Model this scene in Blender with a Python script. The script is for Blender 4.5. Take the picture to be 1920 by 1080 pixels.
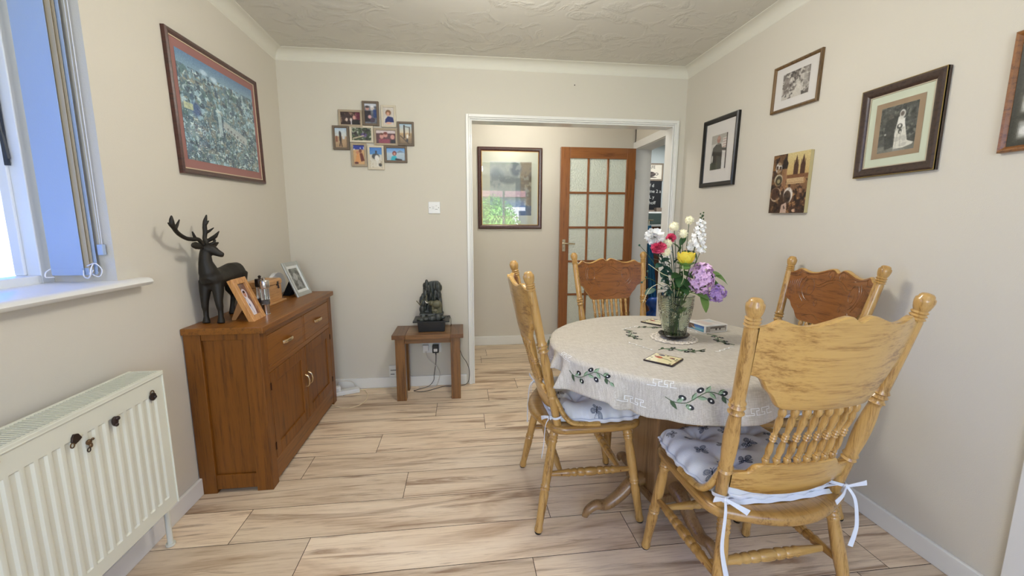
import bpy, bmesh, math, random
import numpy as np
from mathutils import Vector, Matrix
random.seed(7); RNG = np.random.default_rng(7)
for o in list(bpy.data.objects): bpy.data.objects.remove(o)
SC = bpy.context.scene; COL = SC.collection
SC.view_settings.view_transform = 'Standard'; SC.view_settings.look = 'None'
SC.view_settings.gamma = 1; SC.view_settings.use_curve_mapping = False
SC.view_settings.exposure = 0.03
R = math.radians
# ---------------------------------------------------------------- camera
PITCH, YAW, ROLL, CH, FPX = 8.63, 6.932, 0.088, 1.2407, 776.05
cd = bpy.data.cameras.new('camera'); cam = bpy.data.objects.new('camera', cd); COL.objects.link(cam)
cd.sensor_width = 36; cd.lens = FPX/1920*36; cd.clip_start = .02; cd.clip_end = 300
pi_, ya_, ro_ = R(PITCH), R(YAW), R(ROLL)
fw = Vector((math.sin(ya_)*math.cos(pi_), math.cos(ya_)*math.cos(pi_), -math.sin(pi_)))
rt = Vector((math.cos(ya_), -math.sin(ya_), 0)); up = rt.cross(fw)
r2 = rt*math.cos(ro_)+up*math.sin(ro_); u2 = -rt*math.sin(ro_)+up*math.cos(ro_)
mw = Matrix((r2, u2, -fw)).transposed().to_4x4(); mw.translation = (0, 0, CH)
cam.matrix_world = mw; SC.camera = cam
# ---------------------------------------------------------------- world, sun, room lamp, added fill lights
W = bpy.data.worlds.new('sky'); SC.world = W; W.use_nodes = True
nt = W.node_tree; bg = nt.nodes['Background']
tc = nt.nodes.new('ShaderNodeTexCoord'); sp = nt.nodes.new('ShaderNodeSeparateXYZ'); cr = nt.nodes.new('ShaderNodeValToRGB')
nt.links.new(tc.outputs['Generated'], sp.inputs[0]); nt.links.new(sp.outputs['Z'], cr.inputs[0]); nt.links.new(cr.outputs[0], bg.inputs[0])
cr.color_ramp.elements[0].position = .04; cr.color_ramp.elements[0].color = (.62, .80, 1, 1)
cr.color_ramp.elements[1].position = .8; cr.color_ramp.elements[1].color = (.04, .20, 1, 1)
q_ = cr.color_ramp.elements.new(.09); q_.color = (.06, .28, 1, 1)
bg.inputs[1].default_value = 3.8
sd = bpy.data.lights.new('sun', 'SUN'); sd.energy = 20.0; sd.angle = R(.6); sd.color = (1, .95, .86)
so = bpy.data.objects.new('sun', sd); COL.objects.link(so); so.rotation_euler = Vector((-.55, -.75, -.95)).to_track_quat('-Z', 'Y').to_euler()
def area(name, loc, aim, sx, sy, power, col):
    l = bpy.data.lights.new(name, 'AREA'); l.shape = 'RECTANGLE'; l.size = sx; l.size_y = sy; l.energy = power; l.color = col
    o = bpy.data.objects.new(name, l); COL.objects.link(o); o.location = loc
    o.rotation_euler = (Vector(aim)-Vector(loc)).to_track_quat('-Z', 'Y').to_euler(); return o
area('rear_daylight_fill', (-.20, -1.5, 1.45), (.7, 2.6, 1.2), 1.0, 1.7, 38, (.86, .93, 1))  # unseen area light added inside the room, standing in for rear window daylight
hl_ = bpy.data.lights.new('hall_fill_light', 'POINT'); hl_.energy = 15; hl_.shadow_soft_size = .12; hl_.color = (1, .98, .93)  # added fill, hidden above the opening, brightens the hall and its jamb
ho_ = bpy.data.objects.new('hall_fill_light', hl_); COL.objects.link(ho_); ho_.location = (.55, 3.50, 2.24)
area('kitchen_fill_light', (2.6, 4.9, 2.3), (2.6, 5.0, 0), .5, .5, 16, (.95, .98, 1))  # unseen fill added to brighten the room beyond the hall
pl_ = bpy.data.lights.new('room_ceiling_lamp', 'POINT'); pl_.energy = 33; pl_.shadow_soft_size = .13; pl_.color = (1, .965, .88)
po_ = bpy.data.objects.new('room_ceiling_lamp', pl_); COL.objects.link(po_); po_.location = (.22, 1.62, 2.12)
# ---------------------------------------------------------------- helpers
def lin(c):
    out = []
    for v in c:
        v = v/255
        out.append(v/12.92 if v <= .04045 else ((v+.055)/1.055)**2.4)
    return out
def tag(o, label=None, cat=None, group=None, kind=None):
    if label: o['label'] = label
    if cat: o['category'] = cat
    if group: o['group'] = group
    if kind: o['kind'] = kind
    return o
def empty(name, loc=(0, 0, 0), rz=0, label=None, cat=None, group=None, kind=None):
    o = bpy.data.objects.new(name, None); COL.objects.link(o); o.location = loc; o.rotation_euler = (0, 0, rz)
    o.empty_display_size = .05
    return tag(o, label, cat, group, kind)
def copy_tree(o, parent=None):
    c = o.copy(); COL.objects.link(c)
    if parent: c.parent = parent
    for ch in o.children: copy_tree(ch, c)
    return c
class MB:
    """collects shapes, links them as one mesh object"""
    def __init__(s): s.v = []; s.f = []; s.mi = []; s.cur = 0
    def add(s, vs, fs):
        n = len(s.v); s.v += [tuple(p) for p in vs]
        s.f += [tuple(i+n for i in f) for f in fs]; s.mi += [s.cur]*len(fs); return s
    def box(s, a, b, mtx=None):
        x0, y0, z0 = a; x1, y1, z1 = b
        if x0 > x1: x0, x1 = x1, x0
        if y0 > y1: y0, y1 = y1, y0
        if z0 > z1: z0, z1 = z1, z0
        vs = [(x0,y0,z0),(x1,y0,z0),(x1,y1,z0),(x0,y1,z0),(x0,y0,z1),(x1,y0,z1),(x1,y1,z1),(x0,y1,z1)]
        if mtx is not None: vs = [tuple(mtx @ Vector(p)) for p in vs]
        return s.add(vs, [(0,3,2,1),(4,5,6,7),(0,1,5,4),(1,2,6,5),(2,3,7,6),(3,0,4,7)])
    def tube(s, pts, rad, seg=8, cap=True, flat=None):
        pts = [Vector(p) for p in pts]; n = len(pts)
        rad = [rad]*n if isinstance(rad, (int, float)) else list(rad)
        vs = []; prev = None
        for i, p in enumerate(pts):
            d = (pts[min(i+1, n-1)]-pts[max(i-1, 0)])
            if d.length < 1e-9: d = Vector((0, 0, 1))
            d.normalize()
            if prev is None:
                a = Vector((0, 0, 1)) if abs(d.z) < .9 else Vector((1, 0, 0))
                if flat is not None: a = Vector(flat)
                x = (a-d*a.dot(d)).normalized()
            else:
                x = (prev-d*prev.dot(d))
                x = x.normalized() if x.length > 1e-6 else prev
            prev = x; y = d.cross(x)
            for k in range(seg):
                t = 2*math.pi*k/seg
                r = rad[i]
                rx, ry = (r, r) if not isinstance(r, tuple) else r
                vs.append(p+x*(math.cos(t)*rx)+y*(math.sin(t)*ry))
        fs = []
        for i in range(n-1):
            for k in range(seg):
                k2 = (k+1) % seg
                fs.append((i*seg+k, i*seg+k2, (i+1)*seg+k2, (i+1)*seg+k))
        if cap:
            fs.append(tuple(range(seg))[::-1]); fs.append(tuple((n-1)*seg+k for k in range(seg)))
        return s.add(vs, fs)
    def turned(s, p0, p1, prof, seg=16, flute=None):
        p0 = Vector(p0); p1 = Vector(p1); d = p1-p0; L = d.length; d.normalize()
        a = Vector((0, 0, 1)) if abs(d.z) < .9 else Vector((0, 1, 0))
        x = (a-d*a.dot(d)).normalized(); y = d.cross(x); vs = []; n = len(prof)
        for t, r in prof:
            for k in range(seg):
                an = 2*math.pi*k/seg; rr = r
                if flute and flute[0] < t < flute[1]: rr = r*(1-.10*max(0, math.cos(6*an))**4)
                vs.append(p0+d*(t*L)+x*(math.cos(an)*rr)+y*(math.sin(an)*rr))
        fs = [(i*seg+k, i*seg+(k+1) % seg, (i+1)*seg+(k+1) % seg, (i+1)*seg+k) for i in range(n-1) for k in range(seg)]
        fs += [tuple(range(seg))[::-1], tuple((n-1)*seg+k for k in range(seg))]
        return s.add(vs, fs)
    def lathe(s, c, prof, seg=24, sx=1, sy=1):
        cx, cy, cz = c; vs = []; n = len(prof)
        for r, z in prof:
            for k in range(seg):
                a = 2*math.pi*k/seg; vs.append((cx+r*sx*math.cos(a), cy+r*sy*math.sin(a), cz+z))
        fs = [(i*seg+k, i*seg+(k+1) % seg, (i+1)*seg+(k+1) % seg, (i+1)*seg+k) for i in range(n-1) for k in range(seg)]
        if prof[0][0] > 1e-6: fs.append(tuple(range(seg))[::-1])
        if prof[-1][0] > 1e-6: fs.append(tuple((n-1)*seg+k for k in range(seg)))
        return s.add(vs, fs)
    def ball(s, c, r, seg=12, rings=8, sc=(1, 1, 1)):
        pr = [(max(1e-5, r*math.sin(math.pi*i/rings)), -r*math.cos(math.pi*i/rings)) for i in range(rings+1)]
        n = len(s.v); s.lathe((0, 0, 0), pr, seg)
        for i in range(n, len(s.v)):
            p = s.v[i]; s.v[i] = (c[0]+p[0]*sc[0], c[1]+p[1]*sc[1], c[2]+p[2]*sc[2])
        return s
    def prism(s, poly, z0, z1, mtx=None):
        n = len(poly); vs = [(x, y, z0) for x, y in poly]+[(x, y, z1) for x, y in poly]
        if mtx is not None: vs = [tuple(mtx @ Vector(p)) for p in vs]
        fs = [tuple(range(n))[::-1], tuple(range(n, 2*n))]+[(i, (i+1) % n, n+(i+1) % n, n+i) for i in range(n)]
        return s.add(vs, fs)
    def extr(s, poly, axis, a, b):
        """poly in the two other axes (cyclic order), extruded along axis from a to b"""
        n = len(poly); vs = []
        for t in (a, b):
            for p, q in poly:
                vs.append({'x': (t, p, q), 'y': (p, t, q), 'z': (p, q, t)}[axis])
        fs = [tuple(range(n))[::-1], tuple(range(n, 2*n))]+[(i, (i+1) % n, n+(i+1) % n, n+i) for i in range(n)]
        return s.add(vs, fs)
    def grid(s, nu, nv, fn, thick=None):
        vs = [fn(i/(nu-1), j/(nv-1)) for j in range(nv) for i in range(nu)]
        fs = [(j*nu+i, j*nu+i+1, (j+1)*nu+i+1, (j+1)*nu+i) for j in range(nv-1) for i in range(nu-1)]
        return s.add(vs, fs)
    def build(s, name, mat, parent=None, smooth=True, bevel=0, angle=35, mods=()):
        me = bpy.data.meshes.new(name); me.from_pydata(s.v, [], s.f)
        mats = mat if isinstance(mat, (list, tuple)) else [mat]
        for m in mats: me.materials.append(m)
        me.polygons.foreach_set('material_index', s.mi)
        bm = bmesh.new(); bm.from_mesh(me); bmesh.ops.recalc_face_normals(bm, faces=bm.faces); bm.to_mesh(me); bm.free()
        if smooth:
            me.polygons.foreach_set('use_smooth', [True]*len(me.polygons)); me.set_sharp_from_angle(angle=R(angle))
        me.update()
        o = bpy.data.objects.new(name, me); COL.objects.link(o)
        if parent: o.parent = parent
        if bevel:
            b = o.modifiers.new('bevel', 'BEVEL'); b.width = bevel; b.segments = 2; b.limit_method = 'ANGLE'; b.angle_limit = R(40)
        return o
def leafpoly(M, base, d, nrm, L, Wd, curl=.15, n=5):
    """a leaf blade with a midrib fold"""
    base = Vector(base); d = Vector(d).normalized(); nrm = Vector(nrm); side = d.cross(nrm)
    if side.length < 1e-4: side = d.cross(Vector((1, .3, .2)))
    side.normalize(); nrm = side.cross(d).normalized(); vs = []
    for i in range(n+1):
        t = i/n; w = Wd*math.sin(math.pi*min(1, t*.93+.05))**.8*.5
        c = base+d*(L*t)-nrm*(curl*L*t*t)
        vs += [c-side*w+nrm*w*.25, c, c+side*w+nrm*w.real*.25]
    fs = []
    for i in range(n):
        a = i*3; fs += [(a, a+1, a+4, a+3), (a+1, a+2, a+5, a+4)]
    M.add(vs, fs)
def cubic(pts, n=8):
    P = [Vector(p) for p in pts]; out = []
    for i in range(len(P)-1):
        a = P[max(i-1, 0)]; b = P[i]; c = P[i+1]; d = P[min(i+2, len(P)-1)]
        for k in range(n):
            t = k/n
            out.append(.5*((2*b)+(c-a)*t+(2*a-5*b+4*c-d)*t*t+(3*b-a-3*c+d)*t**3))
    out.append(P[-1]); return out
# ---------------------------------------------------------------- materials
def nodes(name, rough=.5, metal=0, spec=.5, coat=0, coatr=.05):
    m = bpy.data.materials.new(name); m.use_nodes = True; t = m.node_tree; b = t.nodes['Principled BSDF']
    b.inputs['Roughness'].default_value = rough; b.inputs['Metallic'].default_value = metal
    b.inputs['Specular IOR Level'].default_value = spec
    b.inputs['Coat Weight'].default_value = coat; b.inputs['Coat Roughness'].default_value = coatr
    return m, t, b
def N(t, kind, **kw):
    n = t.nodes.new(kind)
    for k, v in kw.items():
        if k in n.inputs: n.inputs[k].default_value = v
        else: setattr(n, k, v)
    return n
def bump(t, b, src, strength, dist=.002):
    bn = N(t, 'ShaderNodeBump', Strength=strength, Distance=dist); t.links.new(src, bn.inputs['Height']); t.links.new(bn.outputs[0], b.inputs['Normal']); return bn
def plain(name, col, rough=.5, metal=0, var=.04, vscale=8, bmp=0, bscale=200, spec=.5, coat=0, trans=0, sub=0):
    m, t, b = nodes(name, rough, metal, spec, coat)
    c = lin(col); tc = N(t, 'ShaderNodeTexCoord'); nz = N(t, 'ShaderNodeTexNoise', Scale=vscale, Detail=3)
    t.links.new(tc.outputs['Object'], nz.inputs['Vector'])
    mx = N(t, 'ShaderNodeMix', data_type='RGBA')
    mx.inputs['A'].default_value = [v*(1-var) for v in c]+[1]; mx.inputs['B'].default_value = [min(1, v*(1+var)) for v in c]+[1]
    t.links.new(nz.outputs['Fac'], mx.inputs['Factor']); t.links.new(mx.outputs['Result'], b.inputs['Base Color'])
    if bmp:
        n2 = N(t, 'ShaderNodeTexNoise', Scale=bscale, Detail=2); t.links.new(tc.outputs['Object'], n2.inputs['Vector']); bump(t, b, n2.outputs['Fac'], bmp)
    if trans: b.inputs['Transmission Weight'].default_value = trans
    if sub: b.inputs['Subsurface Weight'].default_value = sub; b.inputs['Subsurface Radius'].default_value = (.01, .01, .01)
    return m
def wood(name, c1, c2, axis='z', scale=1.0, rough=.38, coat=.25, contrast=.55, ring=0.5, c3=None):
    m, t, b = nodes(name, rough, 0, .5, coat, .15)
    tc = N(t, 'ShaderNodeTexCoord'); mp = N(t, 'ShaderNodeMapping')
    st = {'x': (1, 22, 22), 'y': (22, 1, 22), 'z': (22, 22, 1)}[axis]
    mp.inputs['Scale'].default_value = [v*scale for v in st]
    t.links.new(tc.outputs['Object'], mp.inputs['Vector'])
    n1 = N(t, 'ShaderNodeTexNoise', Scale=1.7, Detail=6, Roughness=.62, Distortion=.25); t.links.new(mp.outputs[0], n1.inputs['Vector'])
    n2 = N(t, 'ShaderNodeTexNoise', Scale=9.0, Detail=3, Roughness=.7); t.links.new(mp.outputs[0], n2.inputs['Vector'])
    mm = N(t, 'ShaderNodeMath', operation='MULTIPLY_ADD'); t.links.new(n2.outputs['Fac'], mm.inputs[0]); mm.inputs[1].default_value = .62; t.links.new(n1.outputs['Fac'], mm.inputs[2])
    r = N(t, 'ShaderNodeValToRGB'); t.links.new(mm.outputs[0], r.inputs[0])
    a, c = lin(c1), lin(c2)
    e = r.color_ramp.elements; e[0].position = .60; e[0].color = [x*.80 for x in c]+[1]; e[1].position = .93; e[1].color = a+[1]
    for p_, f_ in ((.70, .30), (.765, .68), (.83, .88)):
        q = e.new(p_); q.color = [x*f_+y*(1-f_) for x, y in zip(a, c)]+[1]
    t.links.new(r.outputs[0], b.inputs['Base Color'])
    bump(t, b, mm.outputs[0], .15, .0008)
    return m
def vcol(name, rough=.5, coat=0, spec=.5, bmp=0, bscale=400, coatr=.02, coat_ior=1.5):
    m, t, b = nodes(name, rough, 0, spec, coat, coatr)
    b.inputs['Coat IOR'].default_value = coat_ior
    a = N(t, 'ShaderNodeVertexColor'); a.layer_name = 'Col'; t.links.new(a.outputs[0], b.inputs['Base Color'])
    if bmp:
        tc = N(t, 'ShaderNodeTexCoord'); n2 = N(t, 'ShaderNodeTexNoise', Scale=bscale, Detail=2); t.links.new(tc.outputs['Object'], n2.inputs['Vector']); bump(t, b, n2.outputs['Fac'], bmp)
    return m
# ---------------------------------------------------------------- tiny painter for pictures (procedural)
def vnoise(w, h, sx, sy, seed=0, octv=3):
    rg = np.random.default_rng(seed); out = np.zeros((h, w)); amp = 1; tot = 0
    for o in range(octv):
        gx, gy = max(2, int(sx*2**o)+2), max(2, int(sy*2**o)+2); g = rg.random((gy, gx))
        X = np.linspace(0, gx-1.001, w); Y = np.linspace(0, gy-1.001, h)
        xi = X.astype(int); yi = Y.astype(int); fx = X-xi; fy = (Y-yi)[:, None]; fx = fx*fx*(3-2*fx); fy = fy*fy*(3-2*fy)
        a = g[yi][:, xi]; b_ = g[yi][:, xi+1]; c = g[yi+1][:, xi]; d = g[yi+1][:, xi+1]
        out += amp*((a*(1-fx)+b_*fx)*(1-fy)+(c*(1-fx)+d*fx)*fy); tot += amp; amp *= .55
    return out/tot
class Canvas:
    """row 0 is the top; x, y run 0..1 (x right, y down)"""
    def __init__(s, w, h, col):
        s.w, s.h = w, h; s.a = np.zeros((h, w, 3)); s.a[:] = col
        s.X, s.Y = np.meshgrid((np.arange(w)+.5)/w, (np.arange(h)+.5)/h)
    def mix(s, m, col, al=1):
        m = (m*al)[..., None] if m.ndim == 2 else m*al
        s.a = s.a*(1-m)+np.array(col, float)*m; return s
    def ell(s, cx, cy, rx, ry, col, al=1, rot=0, soft=.15):
        c, n = math.cos(rot), math.sin(rot); asp = s.h/s.w
        dx = (s.X-cx); dy = (s.Y-cy)*asp; u = (dx*c+dy*n)/rx; v = (-dx*n+dy*c)/(ry*asp)
        d = np.sqrt(u*u+v*v); return s.mix(np.clip((1-d)/soft, 0, 1), col, al)
    def rect(s, x0, y0, x1, y1, col, al=1):
        return s.mix(((s.X >= x0) & (s.X <= x1) & (s.Y >= y0) & (s.Y <= y1)).astype(float), col, al)
    def poly(s, pts, col, al=1):
        inside = np.zeros(s.X.shape, bool); n = len(pts)
        for i in range(n):
            x0, y0 = pts[i]; x1, y1 = pts[(i+1) % n]
            cond = ((y0 > s.Y) != (y1 > s.Y)); xx = (x1-x0)*(s.Y-y0)/((y1-y0) if y1 != y0 else 1e-9)+x0
            inside ^= cond & (s.X < xx)
        return s.mix(inside.astype(float), col, al)
    def line(s, x0, y0, x1, y1, wd, col, al=1):
        asp = s.h/s.w; px = s.X-x0; py = (s.Y-y0)*asp; dx = x1-x0; dy = (y1-y0)*asp; L = dx*dx+dy*dy+1e-9
        t = np.clip((px*dx+py*dy)/L, 0, 1); d = np.hypot(px-t*dx, py-t*dy)
        return s.mix(np.clip((wd-d)/(wd*.4)+.5, 0, 1), col, al)
    def noise(s, sx, sy, amt, seed=0, octv=4):
        n = vnoise(s.w, s.h, sx, sy, seed, octv)[..., None]; s.a = np.clip(s.a+(n-.5)*2*amt, 0, 255); return s
    def tint(s, sx, sy, col, thr=.55, al=.8, seed=0, octv=4, soft=.06, mask=None):
        n = vnoise(s.w, s.h, sx, sy, seed, octv); m = np.clip((n-thr)/soft, 0, 1)
        if mask is not None: m = m*mask
        return s.mix(m, col, al)
    def vgrad(s, c0, c1, y0=0, y1=1):
        t = np.clip((s.Y-y0)/(y1-y0), 0, 1)[..., None]; m = ((s.Y >= y0) & (s.Y <= y1))[..., None]
        g = np.array(c0, float)*(1-t)+np.array(c1, float)*t; s.a = np.where(m, g, s.a); return s
def soften(c, n=1, grain=5, seed=1):
    a = c.a
    for _ in range(n):
        p = np.pad(a, ((1, 1), (1, 1), (0, 0)), 'edge'); a = (p[:-2, 1:-1]+2*p[1:-1, 1:-1]+p[2:, 1:-1])/4
        p = np.pad(a, ((1, 1), (1, 1), (0, 0)), 'edge'); a = (p[1:-1, :-2]+2*p[1:-1, 1:-1]+p[1:-1, 2:])/4
    g = np.random.default_rng(seed).normal(0, grain, a.shape[:2])[..., None]; c.a = np.clip(a+g, 0, 255); return c
def paint_obj(name, cv, place, mat, parent=None, back=True):
    """place(u, v) with u right, v down in 0..1 gives the point on the flat picture"""
    w, h = cv.w, cv.h; vs = [place(i/w, j/h) for j in range(h+1) for i in range(w+1)]
    fs = [(j*(w+1)+i, (j+1)*(w+1)+i, (j+1)*(w+1)+i+1, j*(w+1)+i+1) for j in range(h) for i in range(w)]
    me = bpy.data.meshes.new(name); me.from_pydata(vs, [], fs); me.materials.append(mat)
    ca = me.color_attributes.new('Col', 'FLOAT_COLOR', 'CORNER')
    c = np.clip(cv.a/255, 0, 1); c = np.where(c <= .04045, c/12.92, ((c+.055)/1.055)**2.4).reshape(-1, 3)
    c = np.concatenate([c, np.ones((len(c), 1))], 1); c = np.repeat(c, 4, axis=0)
    ca.data.foreach_set('color', c.astype(np.float32).ravel()); me.update()
    o = bpy.data.objects.new(name, me); COL.objects.link(o)
    if parent: o.parent = parent
    return o
# ================================================================ THE ROOM
L, RR, D, H2, ZC = -1.2226, 1.7232, 3.1486, 4.1984, 2.4
YB = -1.7                                                   # wall behind the camera
def paintmat(name, col, b1=.35, sc=260, rough=.85, var=.02):
    m, t, b = nodes(name, rough, 0, .25)
    tc = N(t, 'ShaderNodeTexCoord'); nz = N(t, 'ShaderNodeTexNoise', Scale=1.2, Detail=2); t.links.new(tc.outputs['Object'], nz.inputs['Vector'])
    c = lin(col); mx = N(t, 'ShaderNodeMix', data_type='RGBA'); mx.inputs['A'].default_value = [v*(1-var) for v in c]+[1]; mx.inputs['B'].default_value = [v*(1+var) for v in c]+[1]
    t.links.new(nz.outputs['Fac'], mx.inputs['Factor']); t.links.new(mx.outputs['Result'], b.inputs['Base Color'])
    n2 = N(t, 'ShaderNodeTexNoise', Scale=sc, Detail=3, Roughness=.6); t.links.new(tc.outputs['Object'], n2.inputs['Vector'])
    bump(t, b, n2.outputs['Fac'], b1, .0015); return m
WALL = paintmat('wall_paint_warm_white', (213, 207, 194))
TRIM = plain('white_gloss_trim', (232, 231, 226), .32, var=.015, coat=.2)
COVE = plain('cove_paint', (222, 219, 206), .7, var=.01)
# ceiling with swirled artex texture
m, t, b = nodes('artex_ceiling', .8, 0, .25); CEIL = m
b.inputs['Base Color'].default_value = lin((216, 213, 203))+[1]
tc = N(t, 'ShaderNodeTexCoord'); n1 = N(t, 'ShaderNodeTexNoise', Scale=5.0, Detail=3, Distortion=1.5); n2 = N(t, 'ShaderNodeTexNoise', Scale=26.0, Detail=5, Roughness=.7, Distortion=3.0)
t.links.new(tc.outputs['Object'], n1.inputs['Vector']); t.links.new(tc.outputs['Object'], n2.inputs['Vector'])
r = N(t, 'ShaderNodeValToRGB'); r.color_ramp.elements[0].position = .50; r.color_ramp.elements[1].position = .68; t.links.new(n1.outputs['Fac'], r.inputs[0])
mu = N(t, 'ShaderNodeMath', operation='MULTIPLY'); t.links.new(r.outputs[0], mu.inputs[0]); t.links.new(n2.outputs['Fac'], mu.inputs[1])
bump(t, b, mu.outputs[0], .6, .011)

def struct(M, name, mat, parent=None, smooth=False, bevel=0):
    o = M.build(name, mat, parent, smooth, bevel)
    if not parent: o['kind'] = 'structure'
    return o
# floor of individual boards in one mesh
def floor_mat():
    m, t, b = nodes('oak_laminate', .42, 0, .4)
    tc = N(t, 'ShaderNodeTexCoord'); at = N(t, 'ShaderNodeAttribute'); at.attribute_name = 'board'
    mp = N(t, 'ShaderNodeMapping'); mp.inputs['Scale'].default_value = (1.0, 5.5, 1)
    ad = N(t, 'ShaderNodeVectorMath', operation='ADD'); sc_ = N(t, 'ShaderNodeVectorMath', operation='SCALE'); sc_.inputs['Scale'].default_value = 37
    cb = N(t, 'ShaderNodeCombineXYZ'); t.links.new(at.outputs['Fac'], cb.inputs[0]); t.links.new(at.outputs['Fac'], cb.inputs[2]); t.links.new(cb.outputs[0], sc_.inputs[0])
    t.links.new(tc.outputs['Object'], mp.inputs['Vector']); t.links.new(mp.outputs[0], ad.inputs[0]); t.links.new(sc_.outputs[0], ad.inputs[1])
    V = ad.outputs[0]
    big = N(t, 'ShaderNodeTexNoise', Scale=1.3, Detail=4, Roughness=.55, Distortion=.8); t.links.new(V, big.inputs['Vector'])
    mp2 = N(t, 'ShaderNodeMapping'); mp2.inputs['Scale'].default_value = (2.2, 9, 1); t.links.new(V, mp2.inputs['Vector'])
    fine = N(t, 'ShaderNodeTexNoise', Scale=2.6, Detail=6, Roughness=.72, Distortion=.5); t.links.new(mp2.outputs[0], fine.inputs['Vector'])
    r1 = N(t, 'ShaderNodeValToRGB'); e = r1.color_ramp.elements
    e[0].position = .26; e[0].color = lin((182, 152, 122))+[1]; e[1].position = .70; e[1].color = lin((240, 221, 194))+[1]
    q = e.new(.45); q.color = lin((229, 207, 178))+[1]
    t.links.new(big.outputs['Fac'], r1.inputs[0])
    r2 = N(t, 'ShaderNodeValToRGB'); e = r2.color_ramp.elements; e[0].position = .30; e[0].color = (.58, .47, .37, 1); e[1].position = .52; e[1].color = (1, 1, 1, 1)
    t.links.new(fine.outputs['Fac'], r2.inputs[0])
    mx = N(t, 'ShaderNodeMix', data_type='RGBA', blend_type='MULTIPLY'); mx.inputs['Factor'].default_value = .60
    t.links.new(r1.outputs[0], mx.inputs['A']); t.links.new(r2.outputs[0], mx.inputs['B'])
    # dark smoky streaks
    mp3 = N(t, 'ShaderNodeMapping'); mp3.inputs['Scale'].default_value = (1.1, 2.6, 1); mp3.inputs['Location'].default_value = (3, 7, 2); t.links.new(V, mp3.inputs['Vector'])
    st = N(t, 'ShaderNodeTexNoise', Scale=.9, Detail=8, Roughness=.62, Distortion=1.8); t.links.new(mp3.outputs[0], st.inputs['Vector'])
    r3 = N(t, 'ShaderNodeValToRGB'); e = r3.color_ramp.elements; e[0].position = .535; e[0].color = (0, 0, 0, 1); e[1].position = .66; e[1].color = (1, 1, 1, 1)
    t.links.new(st.outputs['Fac'], r3.inputs[0])
    mx2 = N(t, 'ShaderNodeMix', data_type='RGBA'); mm = N(t, 'ShaderNodeMath', operation='MULTIPLY'); mm.inputs[1].default_value = .72; t.links.new(r3.outputs[0], mm.inputs[0]); t.links.new(mm.outputs[0], mx2.inputs['Factor'])
    t.links.new(mx.outputs['Result'], mx2.inputs['A']); mx2.inputs['B'].default_value = lin((134, 98, 70))+[1]
    # board to board tone
    hs = N(t, 'ShaderNodeHueSaturation'); ma = N(t, 'ShaderNodeMapRange'); ma.inputs['To Min'].default_value = .86; ma.inputs['To Max'].default_value = 1.10
    t.links.new(at.outputs['Fac'], ma.inputs['Value']); t.links.new(ma.outputs[0], hs.inputs['Value']); t.links.new(mx2.outputs['Result'], hs.inputs['Color'])
    t.links.new(hs.outputs[0], b.inputs['Base Color']); bump(t, b, fine.outputs['Fac'], .12, .001)
    return m
FLOOR = floor_mat()
def make_floor():
    vs, fs, val = [], [], []; rg = random.Random(5)
    bw, bl, g = .2048, 1.29, .0013
    joint = {0: .247, 1: -.62, 2: -.93, 3: -.287, 4: -.806, 5: -.487, 6: .128, 7: -.187}
    row0 = 1.168
    for k in range(-16, 26):
        y0 = row0+k*bw; y1 = y0+bw
        j = joint.get(k, rg.uniform(-.6, .6)); x = j-math.ceil((j+2.2)/bl)*bl
        while x < 4.2:
            r = rg.random()
            n = len(vs); vs += [(x+g, y0+g, 0), (x+bl-g, y0+g, 0), (x+bl-g, y1-g, 0), (x+g, y1-g, 0)]; fs.append((n, n+1, n+2, n+3)); val += [r]*4
            x += bl
    n = len(vs); vs += [(-2.5, -2.2, -.0015), (4.6, -2.2, -.0015), (4.6, 6.4, -.0015), (-2.5, 6.4, -.0015)]; fs.append((n, n+1, n+2, n+3)); val += [0]*4
    vs += [(x, y, -.08) for x, y, z in vs[n:n+4]]; fs += [(n+4, n+7, n+6, n+5)]+[(n+i, n+4+i, n+4+(i+1) % 4, n+(i+1) % 4) for i in range(4)]; val += [0]*4
    me = bpy.data.meshes.new('floor'); me.from_pydata(vs, [], fs); me.materials.append(FLOOR); me.materials.append(plain('board_gap', (58, 40, 28), .8))
    at = me.attributes.new('board', 'FLOAT', 'POINT'); at.data.foreach_set('value', val)
    for p in me.polygons: p.material_index = 1 if p.index >= len(fs)-6 else 0
    o = bpy.data.objects.new('floor', me); COL.objects.link(o); o['kind'] = 'structure'
make_floor()
struct(MB().box((-1.6, YB-.2, ZC), (4.2, 6.2, ZC+.12)), 'ceiling', CEIL)
# left wall with window hole (hole: y .35..1.626, z 1.045..2.2)
WY0, WY1, WZ0, WZ1 = .35, 1.626, 1.040, 2.22
M = MB(); X0 = L-.30
M.box((X0, YB, 0), (L, WY0, ZC)); M.box((X0, WY1, 0), (L, 4.4, ZC)); M.box((X0, WY0, 0), (L, WY1, WZ0-.028)); M.box((X0, WY0, WZ1), (L, WY1, ZC))
struct(M, 'wall_left', WALL)
struct(MB().box((RR, YB, 0), (RR+.12, 3.25, ZC)), 'wall_right', WALL)
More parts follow.
